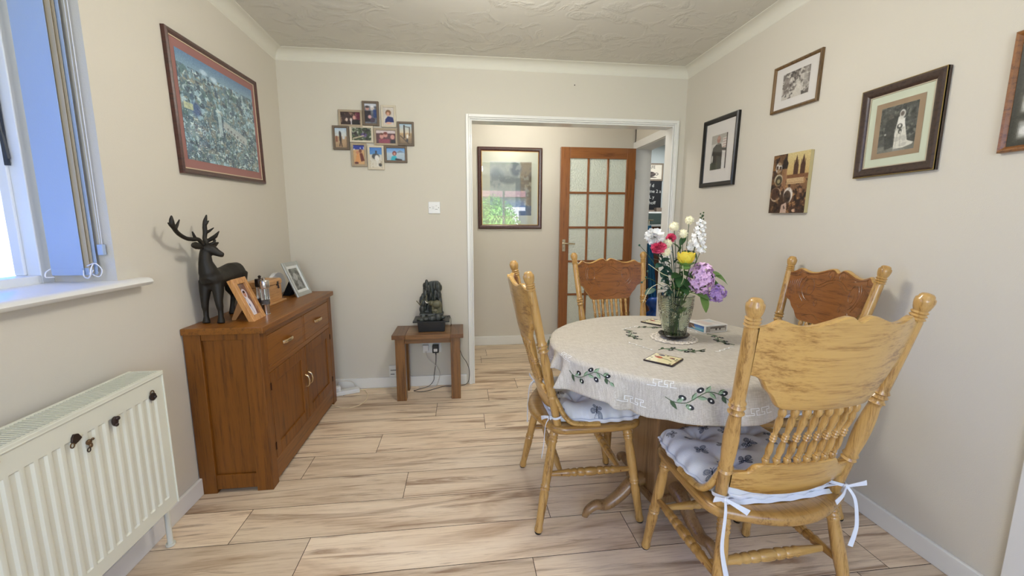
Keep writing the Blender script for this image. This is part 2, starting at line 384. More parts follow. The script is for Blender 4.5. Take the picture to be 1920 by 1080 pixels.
# back wall with the wide opening
DX0, DX1, DZ = .088, 1.620, 1.985
M = MB(); T = .10
M.box((L, D, 0), (DX0-.02, D+T, ZC)); M.box((DX1+.02, D, 0), (RR, D+T, ZC)); M.box((DX0-.02, D, DZ+.02), (DX1+.02, D+T, ZC))
struct(M, 'wall_back', WALL)
M = MB(); M.box((-.1, YB-.15, 2.12), (RR, YB, ZC)); M.box((L, YB-.15, 0), (-.1, YB, ZC)); M.box((1.62, YB-.15, 0), (RR, YB, ZC))
struct(M, 'wall_front', WALL)
M = MB()
M.box((-1.6, H2, 0), (1.914, H2+.12, ZC))
struct(M, 'wall_hall', WALL)
M = MB(); M.box((1.77, 3.25, 0), (1.914, 3.40, ZC)); M.box((1.77, 3.40, 2.02), (1.914, H2, ZC)); M.box((1.77, H2-.02, 0), (1.914, H2, ZC))
struct(M, 'wall_hall_right', WALL)
GREYW = paintmat('kitchen_grey_paint', (176, 182, 180))
M = MB(); M.box((1.914, 5.6, 0), (4.1, 5.7, ZC)); M.box((4.0, 3.1, 0), (4.1, 5.6, ZC)); M.box((1.914, H2+.12, 0), (1.95, 5.6, ZC)); M.box((1.914, 3.1, 0), (4.0, 3.2, ZC))
struct(M, 'wall_kitchen', GREYW)
# coving: concave profile
def cove(name, pts_fn, a, b, ax):
    M = MB(); n = 8; c = .062; pr = [(0, -c-.004), (.004, -c)]
    for i in range(n+1):
        th = math.pi/2*i/n; pr.append((c*(1-math.cos(th))*.92+.004, -c*(1-math.sin(th))*.92-.004))
    pr += [(c+.004, -.002), (c+.004, 0), (0, 0)]
    M2 = MB(); poly = [pts_fn(p, q) for p, q in pr]; M2.extr(poly, ax, a, b)
    o = M2.build(name, COVE, None, True, 0, 50); o['kind'] = 'structure'
cove('trim_1', lambda p, q: (L+p, ZC+q), YB, D, 'y')
cove('trim_2', lambda p, q: (RR-p, ZC+q), YB, D, 'y')
cove('trim_3', lambda p, q: (D-p, ZC+q), L, RR, 'x')
# baseboards
def base(name, a, b, flip):
    """a,b box corners"""
    o = MB().box(a, b).build(name, TRIM, None, False, .004); o['kind'] = 'structure'
SK = .082
base('baseboard_left', (L, YB, 0), (L+.015, D, SK), 0)
base('baseboard_right', (RR-.015, 1.0, 0), (RR, D-.0155, SK), 0)
base('baseboard_back', (L+.0155, D-.015, 0), (.025, D, SK), 0)
base('baseboard_hall', (-1.4, H2-.015, 0), (1.768, H2, SK+.012), 0)
# opening architrave (stepped, three fillets) and lining
def arch_u(name, x0, x1, ztop, y, w, parts, mat, axis='y', sgn=-1):
    M = MB()
    for (a, b_, pr) in parts:      # band from inner offset a to outer offset b_, proud pr
        M.box((x0-b_, y, 0), (x0-a, y+sgn*pr, ztop+b_)); M.box((x1+a, y, 0), (x1+b_, y+sgn*pr, ztop+b_)); M.box((x0-a, y, ztop+a), (x1+a, y+sgn*pr, ztop+b_))
    o = M.build(name, mat, None, False, .003); o['kind'] = 'structure'
arch_u('trim_4', DX0, DX1, DZ, D, .045, [(0, .010, .008), (.013, .024, .012), (.0235, .045, .020)], TRIM)
M = MB(); M.box((DX0-.02, D-.001, 0), (DX0, D+T+.001, DZ)); M.box((DX1, D-.001, 0), (DX1+.02, D+T+.001, DZ)); M.box((DX0-.02, D-.001, DZ), (DX1+.02, D+T+.001, DZ+.02))
struct(M, 'trim_5', TRIM)
# hall right doorway lining and casing
M = MB(); M.box((1.752, H2-.052, 0), (1.768, H2-.0005, 2.07)); M.box((1.752, 3.34, 2.0), (1.768, H2-.052, 2.07)); M.box((1.752, 3.34, 0), (1.768, 3.40, 2.0))
M.box((1.768, H2-.045, 0), (1.93, H2-.0205, 2.0)); M.box((1.768, 3.40, 1.995), (1.93, H2-.045, 2.02)); M.box((1.768, 3.375, 0), (1.93, 3.40, 1.995))
o = struct(M, 'trim_6', TRIM, bevel=.002)
# white casing on the right wall beside the camera
struct(MB().box((RR-.018, .90, 0), (RR, .982, 2.06)), 'trim_7', TRIM, bevel=.003)
# ---- window
BL = plain('upvc_white', (232, 236, 240), .28, var=.01, coat=.1)
win = empty('window_1', (L, 1.0, WZ0), 0, kind='structure')
def wp(M, name, mat, bevel=.003, smooth=False, parent=win):
    o = M.build(name, mat, None, smooth, bevel); o.parent = parent; o.matrix_parent_inverse = Matrix.Translation(Vector(win.location)).inverted(); return o
fx0, fx1 = -1.49, -1.42
M = MB(); M.box((fx0, WY0, WZ0), (fx1, WY0+.055, WZ1)); M.box((fx0, WY1-.045, WZ0), (fx1, WY1, WZ1)); M.box((fx0, WY0+.055, WZ0), (fx1, WY1-.045, WZ0+.03)); M.box((fx0, WY0+.055, WZ1-.055), (fx1, WY1-.045, WZ1)); M.box((fx0, WY1-.056, WZ0+.03), (fx0+.03, WY1-.045, WZ1-.055))
wp(M, 'window_frame', BL)
th = R(6.0); sash = Matrix.Translation((-1.455, 0, WZ1-.06)) @ Matrix.Rotation(th, 4, 'Y')
def sb(M, a, b): M.box(a, b, sash)
M = MB(); zt, zb = 0, -(WZ1-.06-WZ0-.032); ya, yb_ = WY0+.058, WY1-.062
sb(M, (-.03, yb_-.075, zb), (.03, yb_, zt)); sb(M, (-.03, ya, zb), (.03, ya+.075, zt)); sb(M, (-.03, ya+.075, zb), (.03, yb_-.075, zb+.075)); sb(M, (-.03, ya+.075, zt-.075), (.03, yb_-.075, zt))
s_ = wp(M, 'sash', BL, .006)
GL = bpy.data.materials.new('window_glass'); GL.use_nodes = True; bb = GL.node_tree.nodes['Principled BSDF']; bb.inputs['Transmission Weight'].default_value = 1; bb.inputs['Roughness'].default_value = 0; bb.inputs['IOR'].default_value = 1.05
M = MB(); sb(M, (-.004, ya+.07, zb+.07), (.004, yb_-.07, zt-.07)); g_ = wp(M, 'pane', GL, 0)
DKM = plain('dark_stay_and_gap', (70, 74, 82), .35, .8, var=.1)
M = MB(); M.box((-1.462, WY1-.057, 1.43), (-1.450, WY1-.050, 1.90)); M.tube([(-1.45, WY1-.054, 1.45), (-1.47, WY1-.06, 1.80)], .005, 6)  # dark strip: stay arm plus the shaded gap beside it, put in as colour
wp(M, 'stay_and_gap_shade', DKM, 0)
# window board (sill)
M = MB(); pr = [(-1.43, WZ0-.026), (-1.43, WZ0+.002), (L+.032, WZ0+.002), (L+.045, WZ0-.003), (L+.050, WZ0-.013), (L+.045, WZ0-.022), (L+.032, WZ0-.027), (-1.43, WZ0-.027)]
M.extr([(x, z) for x, z in pr][:7], 'y', WY0, WY1)
M.extr([(L+.0005, WZ0-.027), (L+.0005, WZ0+.002), (L+.032, WZ0+.002), (L+.045, WZ0-.003), (L+.050, WZ0-.013), (L+.045, WZ0-.022), (L+.032, WZ0-.027)], 'y', WY1, WY1+.10)
M.extr([(L+.0005, WZ0-.027), (L+.0005, WZ0+.002), (L+.032, WZ0+.002), (L+.045, WZ0-.003), (L+.050, WZ0-.013), (L+.045, WZ0-.022), (L+.032, WZ0-.027)], 'y', WY0-.10, WY0)
o = M.build('trim_8', TRIM, None, True, 0, 50); o['kind'] = 'structure'
# rear patio opening frame
M = MB(); M.box((-.1, YB-.10, 0), (-.04, YB-.02, 2.12)); M.box((1.56, YB-.10, 0), (1.62, YB-.02, 2.12)); M.box((-.04, YB-.10, 2.06), (1.56, YB-.02, 2.12)); M.box((1.0, YB-.10, 0), (1.05, YB-.02, 2.06))
struct(M, 'window_2', BL, bevel=.003)
# ---- outside (seen through the window gap and mirrored in the hall picture)
GRS = plain('lawn', (60, 84, 44), .9, var=.2, vscale=3, bmp=.5)
struct(MB().box((-14, -26, -.3), (14, -2.2, -.12)), 'garden_ground', GRS)
struct(MB().box((-14, -2.2, -.3), (-2.6, 12, -.12)), 'garden_ground_side', plain('blue_grey_ground', (44, 54, 70), .9, var=.1))  # unseen ground, coloured blue-grey to keep the window light blue
RND = plain('white_render', (240, 238, 230), .9, var=.03)
struct(MB().box((-10.2, -3, -.2), (-10, 12, 1.9)), 'gap_glare_wall', RND)  # added white wall, makes the window gap look blown out
def hedge(name, c, r, seed, label):
    rg = random.Random(seed); M = MB()
    for i in range(3600):
        a, b_ = rg.uniform(0, 2*math.pi), math.acos(rg.uniform(-.2, 1)); q = rg.uniform(.82, 1.03)
        p = Vector((c[0]+r[0]*q*math.sin(b_)*math.cos(a), c[1]+r[1]*q*math.sin(b_)*math.sin(a), c[2]+r[2]*q*math.cos(b_)))
        d = Vector((rg.uniform(-1, 1), rg.uniform(-1, 1), rg.uniform(-.6, 1)))
        leafpoly(M, p, d, (rg.uniform(-1, 1), rg.uniform(-1, 1), 1), rg.uniform(.07, .13), .05, n=2)
    M.ball(c, 1, 16, 10, (r[0]*.86, r[1]*.86, r[2]*.86))
    o = M.build(name, plain('hedge_leaf_%d' % seed, (124, 186, 76), .6, var=.35, vscale=6), None, False)
    return tag(o, label, 'bush')
hedge('garden_bush', (1.10, -6.2, .45), (1.05, .8, 1.75), 3, 'round green garden bush outside, mirrored in the hall picture glass')
b_ = empty('neighbour_house', (2.5, -17, -.2), 0, 'brick and tile neighbouring house outside, mirrored in the hall picture glass', 'house')
RF = plain('clay_roof_tiles', (150, 112, 100), .8, var=.2, vscale=12, bmp=.4)
M = MB().box((-5, -3, 0), (4, 3, 2.9)); M.build('house_wall', RND, b_)
M = MB().extr([(-3.4, 2.9), (3.4, 2.9), (0, 4.6)], 'x', -5.3, 4.3); M.build('house_roof', RF, b_)
for a_ in (-3, .6): MB().box((a_, 3.0, 1.1), (a_+1.6, 3.03, 2.2)).build('house_window', plain('house_glass', (70, 80, 92), .2), b_)
# ================================================================ LEFT SIDE
def child(o, parent):
    """o was built in world coordinates: hang it under an Empty that stands elsewhere"""
    o.parent = parent; bpy.context.view_layer.update(); o.matrix_parent_inverse = parent.matrix_world.inverted(); return o
OAK_Z = wood('sideboard_oak_upright', (128, 76, 12), (98, 54, 4), 'z', 1.2, .50, .05, .5)
OAK_Y = wood('sideboard_oak_long', (138, 84, 18), (104, 60, 8), 'y', 1.2, .42, .15, .5)
HNG = plain('bronze_hinge', (70, 45, 32), .4, .7)
HDL = plain('satin_handle', (205, 176, 132), .25, .75)
sb_ = empty('sideboard', (L+.17, 2.42, 0), 0, 'oak sideboard with two drawers over two doors against the left wall', 'sideboard')
def sbp(M, name, mat, bevel=.002, smooth=False, parent=None):
    o = M.build(name, mat, None, smooth, bevel); child(o, parent or sb_); return o
xf = -.902; xb = L+.004; y0, y1 = 1.918, 2.932
sbp(MB().box((L+.002, 1.909, .7617), (-.884, 2.943, .7917)), 'top', OAK_Y, .003)
M = MB()
for (a, b_) in [((xb, y0), (xb+.07, y0+.06)), ((xf-.072, y0), (xf, y0+.062)), ((xb, y1-.06), (xb+.07, y1)), ((xf-.072, y1-.062), (xf, y1))]:
    M2 = MB().box((a[0], a[1], 0), (b_[0], b_[1], .7617)); sbp(M2, 'corner_post', OAK_Z, .002)
M = MB(); M.box((xb+.07, y0+.014, .088), (xf-.072, y0+.022, .745)); sbp(M, 'side_panel', OAK_Z)
for z_ in ((.018, .088), (.733, .7617)): sbp(MB().box((xb+.07, y0+.004, z_[0]), (xf-.072, y0+.022, z_[1])), 'side_rail', OAK_Z)
M = MB(); M.box((xb+.07, y1-.022, .018), (xf-.072, y1-.004, .7617)); sbp(M, 'side_panel', OAK_Z)
M = MB(); M.box((xf-.02, y0+.062, .018), (xf-.003, y1-.062, .122)); sbp(M, 'plinth', OAK_Y)
M = MB(); M.box((xf-.02, y0+.062, .733), (xf-.002, y1-.062, .7617)); M.box((xf-.02, y0+.062, .553), (xf-.002, y1-.062, .580)); M.box((xf-.02, 2.418, .58), (xf-.002, 2.436, .733)); sbp(M, 'front_rail', OAK_Y)
M = MB(); M.box((xb, y0+.06, .10), (xb+.01, y1-.06, .76)); M.box((xb+.01, y0+.03, .122), (xf-.02, y1-.03, .135)); sbp(M, 'carcass_back', OAK_Y)
for (a, b_) in [(1.982, 2.416), (2.438, 2.868)]:
    dr = sbp(MB().box((xf-.018, a+.002, .582), (xf-.001, b_-.002, .731)), 'drawer', OAK_Y, .0025)
    c = (a+b_)/2; M = MB(); M.tube(cubic([(xf-.001, c-.05, .655), (xf+.013, c-.038, .657), (xf+.018, c, .658), (xf+.013, c+.038, .657), (xf-.001, c+.05, .655)], 5), [(.009, .0045)]*21, 8)
    child(M.build('handle', HDL), dr)
for i, (a, b_) in enumerate([(1.982, 2.424), (2.428, 2.868)]):
    M = MB(); z0, z1 = .124, .551; a += .002; b_ -= .002; f = .058
    M.box((xf-.018, a, z0), (xf-.001, a+f, z1)); M.box((xf-.018, b_-f, z0), (xf-.001, b_, z1)); M.box((xf-.018, a+f, z0), (xf-.001, b_-f, z0+f)); M.box((xf-.018, a+f, z1-f), (xf-.001, b_-f, z1))
    dr = sbp(M, 'door', OAK_Z, .002)
    M = MB(); M.box((xf-.016, a+f, z0+f), (xf-.008, b_-f, z1-f)); child(M.build('door_panel', OAK_Z, None, False), dr)
    hy = (b_-.02) if i == 0 else (a+.022)
    M = MB(); M.tube(cubic([(xf-.001, hy, .318), (xf+.014, hy, .328), (xf+.020, hy, .354), (xf+.014, hy, .380), (xf-.001, hy, .390)], 5), [(.0048, .006)]*21, 8)
    child(M.build('handle', HDL), dr)
    for zz in (.17, .47):
        hy2 = a-.003 if i == 0 else b_+.003
        M = MB().box((xf-.004, hy2-.006, zz), (xf+.001, hy2+.006, zz+.035)); M.tube([(xf+.001, hy2, zz), (xf+.001, hy2, zz+.035)], .003, 6); child(M.build('hinge', HNG), dr)
# ---------------- radiator
RADW = plain('radiator_enamel', (222, 222, 206), .38, var=.015)
ra = empty('radiator', (L+.09, .95, 0), 0, 'white ribbed panel radiator on the left wall under the window', 'radiator')
def rp(M, name, mat, bevel=0, smooth=False): return child(M.build(name, mat, None, smooth, bevel, 22 if name == 'front_panel' else 60), ra)
rx = -1.0746; rxb = L+.035; ry0, ry1 = .30, 1.566; rz0, rz1 = .208, .7257
# front panel with vertical channels
pitch_ = (ry1-.05-(ry0+.05))/33
def radx(y, z):
    if y < ry0+.03 or y > ry1-.03: return rx-.004
    fy = ((y-ry0-.03)/pitch_) % 1.0
    g = 1-max(0, min(1, (.5-abs(fy-.5))*6-.9))
    if z > rz1-.075 or z < rz0+.045: return rx-.003
    e = min(1, (rz1-.075-z)/.004, (z-rz0-.045)/.004)
    return rx-.003-.0048*(1-g)*e
ys = [ry0]+list(np.arange(ry0+.03, ry1-.03, pitch_/12))+[ry1]
zs = [rz0, rz0+.012, rz0+.045, rz0+.049, rz0+.053, .3, .4, .5, .6, rz1-.083, rz1-.079, rz1-.075, rz1-.03, rz1-.012]
vs = [(radx(y, z), y, z) for z in zs for y in ys]; nn = len(ys)
fs = [(j*nn+i, j*nn+i+1, (j+1)*nn+i+1, (j+1)*nn+i) for j in range(len(zs)-1) for i in range(nn-1)]
M = MB().add(vs, fs); M.box((rx-.02, ry0, rz0), (rx-.012, ry1, rz1-.012)); rp(M, 'front_panel', RADW, 0, True)
M = MB(); M.box((rx-.014, ry0-.002, rz1-.016), (rx+.001, ry1+.002, rz1-.002)); M.tube([(rx-.003, ry0, rz1-.014), (rx-.003, ry1, rz1-.014)], .005, 8); M.box((rxb, ry0-.002, rz1-.012), (rxb+.012, ry1+.002, rz1-.002)); rp(M, 'top_edge', RADW, .002)
M = MB(); M.box((rxb, ry1-.003, rz0), (rx, ry1+.003, rz1-.003)); rp(M, 'side_cover', RADW, .002)
M = MB(); M.box((rxb, ry0-.003, rz0), (rx, ry0+.003, rz1-.003)); rp(M, 'side_cover', RADW, .002)
M = MB()
yy = ry0+.01
while yy < ry1-.008: M.box((rxb+.012, yy, rz1-.008), (rx-.014, yy+.0048, rz1-.003)); yy += .0105
for xx in (.33, .67): M.box((rxb+(rx-rxb)*xx-.002, ry0, rz1-.012), (rxb+(rx-rxb)*xx+.002, ry1, rz1-.005))
rp(M, 'top_grille', RADW)
M = MB().box((rxb, ry0+.01, rz0+.02), (rxb+.012, ry1-.01, rz1-.03)); M.box((rxb+.012, ry0+.02, rz0+.05), (rx-.02, ry1-.02, rz1-.05)); rp(M, 'convector', plain('radiator_inside', (120, 116, 104), .7))
M = MB(); M.tube([(-1.148, 1.600, .008), (-1.148, 1.600, .235), (-1.145, 1.59, .243), (-1.145, 1.568, .243)], .0095, 10); M.tube([(-1.148, 1.6, .003), (-1.148, 1.6, .012)], .016, 12); rp(M, 'pipe', RADW, 0, True)
M = MB(); M.tube([(-1.148, 1.6, .225), (-1.148, 1.6, .262)], .014, 10); M.tube([(-1.148, 1.6, .243), (-1.148, 1.632, .243)], .008, 8); rp(M, 'valve', plain('valve_cap', (225, 225, 220), .4), 0, True)
M = MB().box((-1.160, 1.628, .236), (-1.138, 1.650, .252)); rp(M, 'valve_lever', plain('black_plastic', (24, 24, 26), .45), .002)
# ---------------- magnets on the radiator
BRZ = plain('aged_brass', (112, 88, 62), .38, .75, var=.25, vscale=120); DRK = plain('dark_bronze', (62, 50, 46), .4, .6, var=.3, vscale=150)
def magnet(y, z, kind, label):
    o = empty('fridge_magnet', (rx-.003, y, z), 0, label, 'magnet', 'small metal charm magnets on the radiator'); x = .0
    if kind == 'lock':
        M = MB(); M.turned((x, 0, 0), (x+.009, 0, 0), [(0, .011), (.3, .0135), (.8, .0135), (1, .010)], 14); M.ball((x+.010, .002, -.001), .006, 8, 6); M.build('magnet_body', DRK, o)
        M = MB(); M.tube([(x+.004, .009*math.cos(a), .010+.012*math.sin(a)) for a in np.linspace(0, math.pi, 9)], .0018, 6); M.build('ring', BRZ, o)
    elif kind == 'bell':
        M = MB(); M.ball((x+.006, 0, 0), .012, 10, 8, (.6, .9, 1.3)); M.ball((x+.011, .004, .008), .007, 8, 6); M.ball((x+.011, -.002, -.010), .006, 8, 6); M.build('magnet_body', DRK, o)
    elif kind == 'heart':
        M = MB(); M.extr([(-.004, .016), (.009, .012), (.018, -.004), (.010, -.009), (-.004, -.014), (-.013, -.004), (-.010, .008)], 'x', x, x+.006); M.build('magnet_body', DRK, o, False, .0015)
        M = MB(); M.tube([(x+.004, -.012+.006*math.cos(a), -.013+.007*math.sin(a)) for a in np.linspace(0, 2*math.pi, 11)], .0017, 6); M.build('ring', BRZ, o)
    else:
        M = MB(); M.ball((x+.006, -.001, .006), .009, 10, 8, (.6, 1, .9)); M.ball((x+.006, .004, -.006), .006, 8, 6, (.7, .8, 1.3)); M.ball((x+.008, .010, .010), .004, 8, 6); M.build('magnet_body', BRZ, o)
        M = MB(); M.tube([(x+.006, -.004+.005*math.cos(a), -.016+.006*math.sin(a)) for a in np.linspace(0, 2*math.pi, 11)], .0016, 6); M.build('ring', DRK, o)
magnet(1.213, .651, 'heart', 'dark shield shaped magnet, leftmost of the charms whole on the radiator')
magnet(1.248, .617, 'key', 'brass coloured magnet, lowest of the charms on the radiator')
magnet(1.341, .640, 'bell', 'dark bronze lump shaped magnet mid way along the radiator')
magnet(1.505, .650, 'lock', 'dark padlock shaped magnet with ring near the radiator end')
o = empty('bow_magnet', (rx-.003, 1.018, .697), 0, 'orange red magnet on the radiator cut by the left photo edge', 'magnet')
ORG = plain('orange_enamel', (196, 96, 58), .4)
M = MB(); M.extr([(-.012, .010), (.006, .002), (.006, -.002), (-.012, -.010)], 'x', 0, .006); M.ball((.005, .004, 0), .004, 8, 6); M.build('magnet_body', ORG, o, False, .001)
# ---------------- vertical blind
SLT = plain('blind_fabric_blue_lit', (168, 186, 214), .75, var=.02, bmp=.1); SLB = plain('blind_fabric_warm_lit', (186, 172, 146), .8, var=.04)  # blue daylight and warm room light put into the slat colours
vb = empty('vertical_blind', (-1.33, 1.57, 1.07), 0, 'vertical blind drawn back into a stack at the left window reveal', 'blind')
CHN = plain('bead_chain', (226, 228, 234), .25, var=.02)
def slat(x0, x1, y, mat, sk=0):
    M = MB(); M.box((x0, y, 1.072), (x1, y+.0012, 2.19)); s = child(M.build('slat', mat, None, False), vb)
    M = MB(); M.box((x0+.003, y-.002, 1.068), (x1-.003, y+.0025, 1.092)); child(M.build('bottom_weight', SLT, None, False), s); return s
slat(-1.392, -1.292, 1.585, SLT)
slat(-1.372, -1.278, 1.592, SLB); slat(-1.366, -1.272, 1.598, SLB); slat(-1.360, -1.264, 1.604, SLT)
def beads(pts, name='bead_chain'):
    P = cubic(pts, 10); M = MB()
    for p in P: M.ball(tuple(p), .0022, 6, 4)
    child(M.build(name, CHN), vb)
beads([(-1.292, 1.583, 1.084), (-1.286, 1.575, 1.064), (-1.272, 1.575, 1.060), (-1.262, 1.582, 1.084)])
beads([(-1.264, 1.590, 1.108), (-1.262, 1.575, 1.090), (-1.262, 1.570, 1.070), (-1.270, 1.573, 1.062)])
beads([(-1.278, 1.583, 1.100), (-1.250, 1.58, 1.108), (-1.240, 1.59, 1.085), (-1.252, 1.59, 1.062), (-1.276, 1.585, 1.075)])
beads([(-1.392, 1.583, 1.090), (-1.400, 1.575, 1.080), (-1.398, 1.57, 1.064), (-1.385, 1.583, 1.062)])
M = MB(); M.tube([(-1.252, 1.612, 2.19), (-1.254, 1.612, 1.6), (-1.252, 1.613, 1.17)], .0012, 5); M.tube([(-1.243, 1.612, 2.19), (-1.244, 1.612, 1.6), (-1.246, 1.613, 1.17)], .0012, 5); child(M.build('pull_cord', CHN), vb)
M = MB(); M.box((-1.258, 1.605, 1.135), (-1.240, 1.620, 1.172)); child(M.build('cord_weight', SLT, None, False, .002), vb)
M = MB(); M.box((-1.30, .4, 2.19), (-1.255, 1.62, 2.215)); child(M.build('head_rail', TRIM, None, False), vb)

# ---------------- stag figurine
def skin_mesh(M, name, mat, vox, parent=None, sm=4):
    o = M.build(name, mat, parent, True); r = o.modifiers.new('remesh', 'REMESH'); r.mode = 'VOXEL'; r.voxel_size = vox; r.use_smooth_shade = True
    s = o.modifiers.new('smooth', 'SMOOTH'); s.iterations = sm; s.factor = .5; return o
STAG = plain('dark_cast_resin', (30, 25, 17), .55, .15, var=.2, vscale=25, spec=.5)
st = empty('stag_figurine', (-1.135, 2.08, .7917), 0, 'tall dark bronze standing stag figurine with wide antlers on the sideboard', 'figurine')
zt_ = .7917; M = MB()
bx = lambda y: -1.137+.04*(y-2.03)
M.tube([(bx(2.0), 1.995, .985), (bx(2.0), 2.005, .992), (bx(2.03), 2.03, .990), (bx(2.08), 2.08, .993), (bx(2.13), 2.13, 1.000), (bx(2.18), 2.18, 1.006), (bx(2.22), 2.225, 1.005), (bx(2.25), 2.258, .995), (bx(2.26), 2.27, .985)],
       [(.024, .022), (.040, .045), (.050, .050), (.047, .046), (.044, .045), (.045, .050), (.044, .050), (.030, .036), (.012, .014)], 18, flat=(1, 0, 0))
M.tube([(-1.137, 2.035, .995), (-1.140, 2.015, 1.035), (-1.143, 2.008, 1.075), (-1.143, 2.012, 1.110), (-1.140, 2.018, 1.130)], [.047, .038, .027, .023, .022], 14)
M.tube([(-1.150, 2.014, 1.132), (-1.135, 2.018, 1.134), (-1.118, 2.022, 1.128), (-1.100, 2.026, 1.115), (-1.084, 2.030, 1.106), (-1.076, 2.032, 1.104)], [.016, .0255, .023, .0165, .0125, .0095], 14)
M.ball((-1.118, 2.004, 1.134), .006, 8, 6); M.ball((-1.108, 2.040, 1.134), .006, 8, 6)
# ears
M.tube([(-1.141, 2.000, 1.138), (-1.142, 1.978, 1.146), (-1.141, 1.950, 1.152), (-1.140, 1.925, 1.154), (-1.139, 1.915, 1.153)], [(.006, .006), (.009, .014), (.008, .018), (.005, .012), (.003, .004)], 10, flat=(1, 0, 0))
M.tube([(-1.134, 2.040, 1.140), (-1.128, 2.065, 1.150), (-1.120, 2.085, 1.160)], [(.006, .008), (.008, .014), (.003, .004)], 8, flat=(1, 0, 0))
# legs: front pair, rear pair with hock
def fleg(x, y, xt, yt):
    M.tube([(xt*.5-.5685, yt+.002, 1.012), (xt, yt, .985), (xt*.6+x*.4, yt*.6+y*.4, .940), (x*.8+xt*.2, y, .895), (x, y, .868), (x, y+.002, .850), (x, y, .822), (x, y-.001, .806), (x, y-.004, .7925)], [.010, .027, .023, .0165, .0145, .0115, .011, .0145, .0165], 12)
fleg(-1.172, 2.020, -1.165, 2.03); fleg(-1.105, 2.012, -1.115, 2.03)
def rleg(x, y, xt):
    M.tube([(xt*.5-.567, 2.222, 1.035), (xt, 2.225, 1.0), (xt, 2.215, .955), (x*.7+xt*.3, 2.215, .920), (x, y+.022, .888), (x, y+.020, .872), (x, y+.005, .838), (x, y, .808), (x, y-.004, .7925)], [.010, .034, .030, .020, .0135, .0125, .0105, .014, .016], 12)
rleg(-1.165, 2.225, -1.155); rleg(-1.098, 2.215, -1.110)
M.tube([(bx(2.26), 2.266, 1.012), (bx(2.26), 2.280, .985), (bx(2.26), 2.280, .965)], [.010, .008, .004], 8)
child(skin_mesh(M, 'stag_body', STAG, .0030, sm=8), st)
M = MB()
M.tube(cubic([(-1.142, 2.006, 1.150), (-1.148, 1.985, 1.176), (-1.152, 1.955, 1.178), (-1.152, 1.909, 1.184), (-1.152, 1.863, 1.205), (-1.151, 1.836, 1.233), (-1.150, 1.829, 1.255), (-1.149, 1.831, 1.278)], 4), [.009]*12+[.0085]*8+[.0095]*4+[.009, .008, .006, .004, .002], 10)
M.tube([(-1.150, 1.836, 1.228), (-1.150, 1.818, 1.240), (-1.150, 1.806, 1.249)], [.008, .006, .0025], 8)
M.tube([(-1.151, 1.846, 1.222), (-1.150, 1.860, 1.240), (-1.149, 1.876, 1.262)], [.007, .006, .0025], 8)
M.tube([(-1.152, 1.972, 1.180), (-1.152, 1.962, 1.196), (-1.152, 1.955, 1.212)], [.007, .006, .003], 8)
M.tube(cubic([(-1.138, 2.028, 1.150), (-1.152, 2.036, 1.175), (-1.152, 2.045, 1.205), (-1.151, 2.045, 1.235), (-1.146, 2.046, 1.262), (-1.138, 2.046, 1.286)], 4), [.009]*8+[.0095]*4+[.009]*4+[.008, .0065, .005, .004, .002], 10)
M.tube([(-1.148, 2.045, 1.240), (-1.139, 2.045, 1.250), (-1.130, 2.045, 1.260)], [.007, .005, .002], 8)
M.tube([(-1.149, 2.045, 1.205), (-1.132, 2.045, 1.214), (-1.112, 2.045, 1.228)], [.0075, .006, .002], 8)
M.tube([(-1.142, 2.040, 1.168), (-1.125, 2.042, 1.178), (-1.108, 2.042, 1.190), (-1.090, 2.042, 1.213)], [.008, .010, .009, .002], 8)
M.tube([(-1.130, 2.032, 1.150), (-1.116, 2.040, 1.160), (-1.110, 2.042, 1.174)], [.010, .0075, .003], 8)
child(skin_mesh(M, 'antlers', STAG, .0021, sm=3), st)

# ---------------- things on the sideboard
ZT = .7917
PINE = wood('pine_frame', (206, 150, 86), (170, 108, 54), 'z', 2.0, .4, .3, .4)
def stand_frame(name, y, x, h, w, tilt, rz, mats, label, inner, cv, thick, border, inlay=None):
    """leaning frame: local x = width, local z up the face, leaning back by tilt about its bottom edge; faces local -y"""
    o = empty(name, (x, y, ZT), rz, label, 'photo frame')
    T_ = Matrix.Rotation(-tilt, 4, 'X'); M = MB(); b_ = border
    M.box((-w/2, 0, 0), (-w/2+b_, thick, h), T_); M.box((w/2-b_, 0, 0), (w/2, thick, h), T_); M.box((-w/2+b_, 0, 0), (w/2-b_, thick, b_), T_); M.box((-w/2+b_, 0, h-b_), (w/2-b_, thick, h), T_)
    M.build('frame', mats[0], o, False, .0015)
    M = MB(); M.box((-w/2+b_*.5, thick*.5, b_*.5), (w/2-b_*.5, thick*.9, h-b_*.5), T_); M.build('backing', mats[1], o, False)
    i0 = inner
    p = paint_obj('photo', cv, lambda u, v: tuple(T_ @ Vector((-w/2+i0+(w-2*i0)*u, thick*.45, h-i0-(h-2*i0)*v))), vcol(name+'_print', .25, .3), o)
    return o, T_
# pine frame with a baby photo
cv = Canvas(40, 60, (120, 84, 70)); cv.noise(4, 5, 30, 3); cv.ell(.5, .32, .30, .17, (226, 216, 226)); cv.ell(.5, .33, .17, .11, (196, 140, 118)); cv.ell(.52, .26, .15, .05, (70, 40, 34)); cv.ell(.5, .75, .36, .36, (232, 226, 236)); cv.line(.4, .5, .55, .95, .03, (178, 170, 196)); cv.ell(.45, .68, .08, .06, (120, 120, 170))
fo, T_ = stand_frame('framed_photo', 2.092, -.972, .216, .132, R(22), R(92), (PINE, plain('mdf_back', (150, 108, 66), .8)), 'knotty pine photo frame with a baby photo leaning beside the stag', .028, cv, .024, .028)
M = MB(); k = Matrix.Translation((0, .03, 0)) @ Matrix.Rotation(R(25), 4, 'X'); M.extr([(.073, .118), (.118, .008), (.118, 0), (.102, 0), (.055, .07)], 'x', -.018, .018); M.build('easel_stand', plain('mdf_stand', (170, 120, 70), .7), fo, False)
